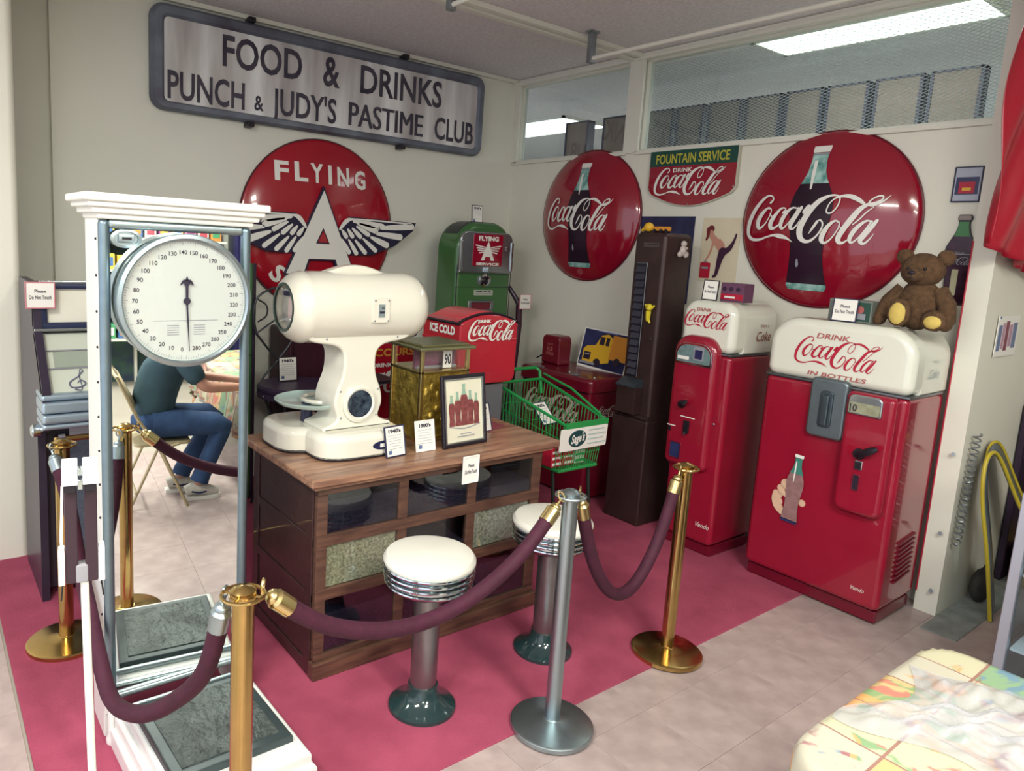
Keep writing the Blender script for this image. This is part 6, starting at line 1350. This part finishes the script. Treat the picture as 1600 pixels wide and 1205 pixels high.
sh = [0, 1, 2, 3, 7, 8, 10, 11]; mp_ = {a: i for i, a in enumerate(sh)}
SV = [BV[i] for i in sh]; SV[5] = (1.25, .355, .845); SV[7] = (1.25, -.135, .845)
skin('shirt', SV, [(mp_[a], mp_[b_]) for a, b_ in BE if a in mp_ and b_ in mp_], [.16, .155, .165, .13, .085, .068, .085, .068], SHIRT, P_)
jj = [0, 13, 14, 15, 16, 17, 18]; mp_ = {a: i for i, a in enumerate(jj)}
q = G(); blob(q, (.985, .1, .555), (.15, .175, .105), 24)
for (h_, k_, a_) in ((13, 14, 15), (16, 17, 18)):
    H_, K_, A_ = V3(BV[h_]), V3(BV[k_]), V3(BV[a_]); q.tube([H_ + V3((-.04, 0, .03)), H_ + V3((.08, 0, .03)), H_.lerp(K_, .6) + V3((0, 0, .025)), K_ + V3((-.05, 0, .02)), K_ + V3((.0, 0, -.01)), K_.lerp(A_, .12), K_.lerp(A_, .5), A_ + V3((.01, 0, .03)), A_], [.095, .098, .085, .078, .07, .068, .062, .062, .064], 18)
q.build('jeans', JEAN, P_, smooth=80)
q = G(); blob(q, (1.235, .1, 1.345), (.092, .075, .115), 24); hd = q.build('head', FLESH, P_)
q = G(); blob(q, (1.205, .1, 1.385), (.088, .08, .095), 20); q.build('hair', mat('grey_hair', '#6a625c', .8, n=.3, scale=60), hd)
q = G(); q.tube([(1.32, .1, 1.36), (1.345, .1, 1.335), (1.325, .1, 1.325)], [.008, .013, .010], 8); q.build('nose', FLESH, hd)
q = G(); q.tube([(1.315, .075, 1.295), (1.322, .1, 1.293), (1.315, .125, 1.295)], .006, 6); q.build('mouth', mat('lips', '#9a5a55', .5), hd)
for s in (-1, 1):
    q = G(); blob(q, (1.312, .1 + s * .032, 1.365), .009, 8); q.build('eye', BLK, hd)
    q = G(); blob(q, (1.225, .1 + s * .076, 1.345), (.018, .01, .03), 10); q.build('ear', FLESH, hd)
for (wx, wy, s) in ((1.62, .285, 1), (1.62, .05, -1)):
    q = G(); blob(q, (wx + .02, wy, .795), (.045, .04, .017), 14)
    for k, L in enumerate((.062, .07, .066, .052)):
        yy = wy + (-.03 + k * .02) * s; x_ = wx + .055; q.tube([(x_ - .02, yy, .797), (x_ + L * .45, yy, .800), (x_ + L * .8, yy, .788), (x_ + L, yy, .774)], [.010, .0092, .0085, .007], 8)
    q.tube([(wx, wy - .035 * s, .79), (wx + .03, wy - .055 * s, .785), (wx + .06, wy - .055 * s, .775)], [.012, .011, .008], 8); q.build('hand', FLESH, P_)
for (ax, ay) in ((1.24, .20), (1.15, .0)):
    q = G(); q.prism([(-.08, -.035), (.0, -.04), (.12, -.045), (.165, -.03), (.175, 0), (.165, .03), (.12, .045), (0, .04), (-.08, .035)], FU(ax, ay, .02), .027, .004, 2); sole = q.build('shoe', mat('white_rubber', '#e2e0da', .5), P_)
    q = G(); q.tube([(ax - .065, ay, .055), (ax - .02, ay, .07), (ax + .05, ay, .06), (ax + .11, ay, .045), (ax + .16, ay, .035)], [.036, .043, .042, .036, .022], 12, flat=1.0); q.build('shoe_upper', mat('white_sneaker', '#d9d6cd', .6, n=.2, scale=30), sole)
    q = G()
    for s in (-1, 1): q.tube([(ax - .03, ay + s * .041, .06), (ax + .02, ay + s * .044, .045), (ax + .07, ay + s * .040, .05)], .006, 6)
    for k in range(4): q.tube([(ax + .02 + k * .02, ay - .018, .10 - k * .009), (ax + .02 + k * .02, ay + .018, .10 - k * .009)], .004, 6)
    q.build('dark_trim', NAVY, sole)

# shelves behind the camera, seen in the mirror
t = thing('goods_shelf', 'white shop shelving behind the camera, seen at the top of the mirror', 'shelf', (1.5, -3.9, -.008))
for x in (.3, 1.3, 2.32):
    q = G(); q.box(x, x + .03, -4.1, -4.0, -.008, 2.15); q.build('upright', TRIM, t, smooth=0)
for z in (.55, .95, 1.35, 1.72, 2.12):
    q = G(); q.box(.33, 2.32, -4.1, -3.7, z, z + .025); q.build('shelf_board', TRIM, t, smooth=0)
q = G(); q.box(.3, 2.35, -4.12, -4.1, 0, 2.15); q.build('back_panel', mat('green_backing', '#3b5a48', .7, n=.5, scale=5, col2='#2c3550'), t, smooth=0)
GC = [mat('goods_%d' % k, c, .5) for k, c in enumerate(('#c94f5d', '#e3c14b', '#4d9a6a', '#d98cae', '#4a6fa8', '#e8e4da', '#8a4a7c', '#e08b4a'))]
CN = ('red', 'yellow', 'green', 'pink', 'blue', 'white', 'purple', 'orange')
rnd = random.Random(11); NTH = ['first', 'second', 'third', 'fourth', 'fifth', 'sixth', 'seventh', 'eighth', 'ninth', 'tenth', 'eleventh', 'twelfth', 'thirteenth']
for j, z in enumerate((.575, .975, 1.375, 1.745)):
    for k in range(13):
        x = .36 + k * .148; c_ = rnd.randrange(8); hh = .16 + .12 * rnd.random(); bd_ = j * 13 + k
        t2 = thing('goods_box', '%s packed item %s from the left upright on the %s shelf seen in the mirror' % (CN[c_], NTH[k], ('lowest', 'second', 'third', 'top')[j]), 'box', (x + .06, -3.85, z), 'packed goods on the mirrored shelving')
        q = G(); q.rbox(x, x + .125, -3.95, -3.73, z + .001, z + hh, .01, 2); q.build('carton', GC[c_], t2); q = G(); q.box(x + .02, x + .105, -3.732, -3.728, z + .04, z + hh - .04); q.build('front_print', GC[(c_ + 3) % 8], t2, smooth=0)
t = thing('navy_cabinet', 'dark navy cabinet at the right end of the mirrored shelving', 'cabinet', (2.7, -3.9, -.008))
q = G(); q.rbox(2.42, 3.2, -4.1, -3.6, -.008, 2.3, .01, 2); q.build('body', mat('navy_lacquer', '#1d1c48', .4), t); q = G(); q.rbox(2.45, 2.8, -3.605, -3.59, .1, 2.2, .004, 1).rbox(2.82, 3.17, -3.605, -3.59, .1, 2.2, .004, 1); q.build('door', MATS['navy_lacquer'], t)
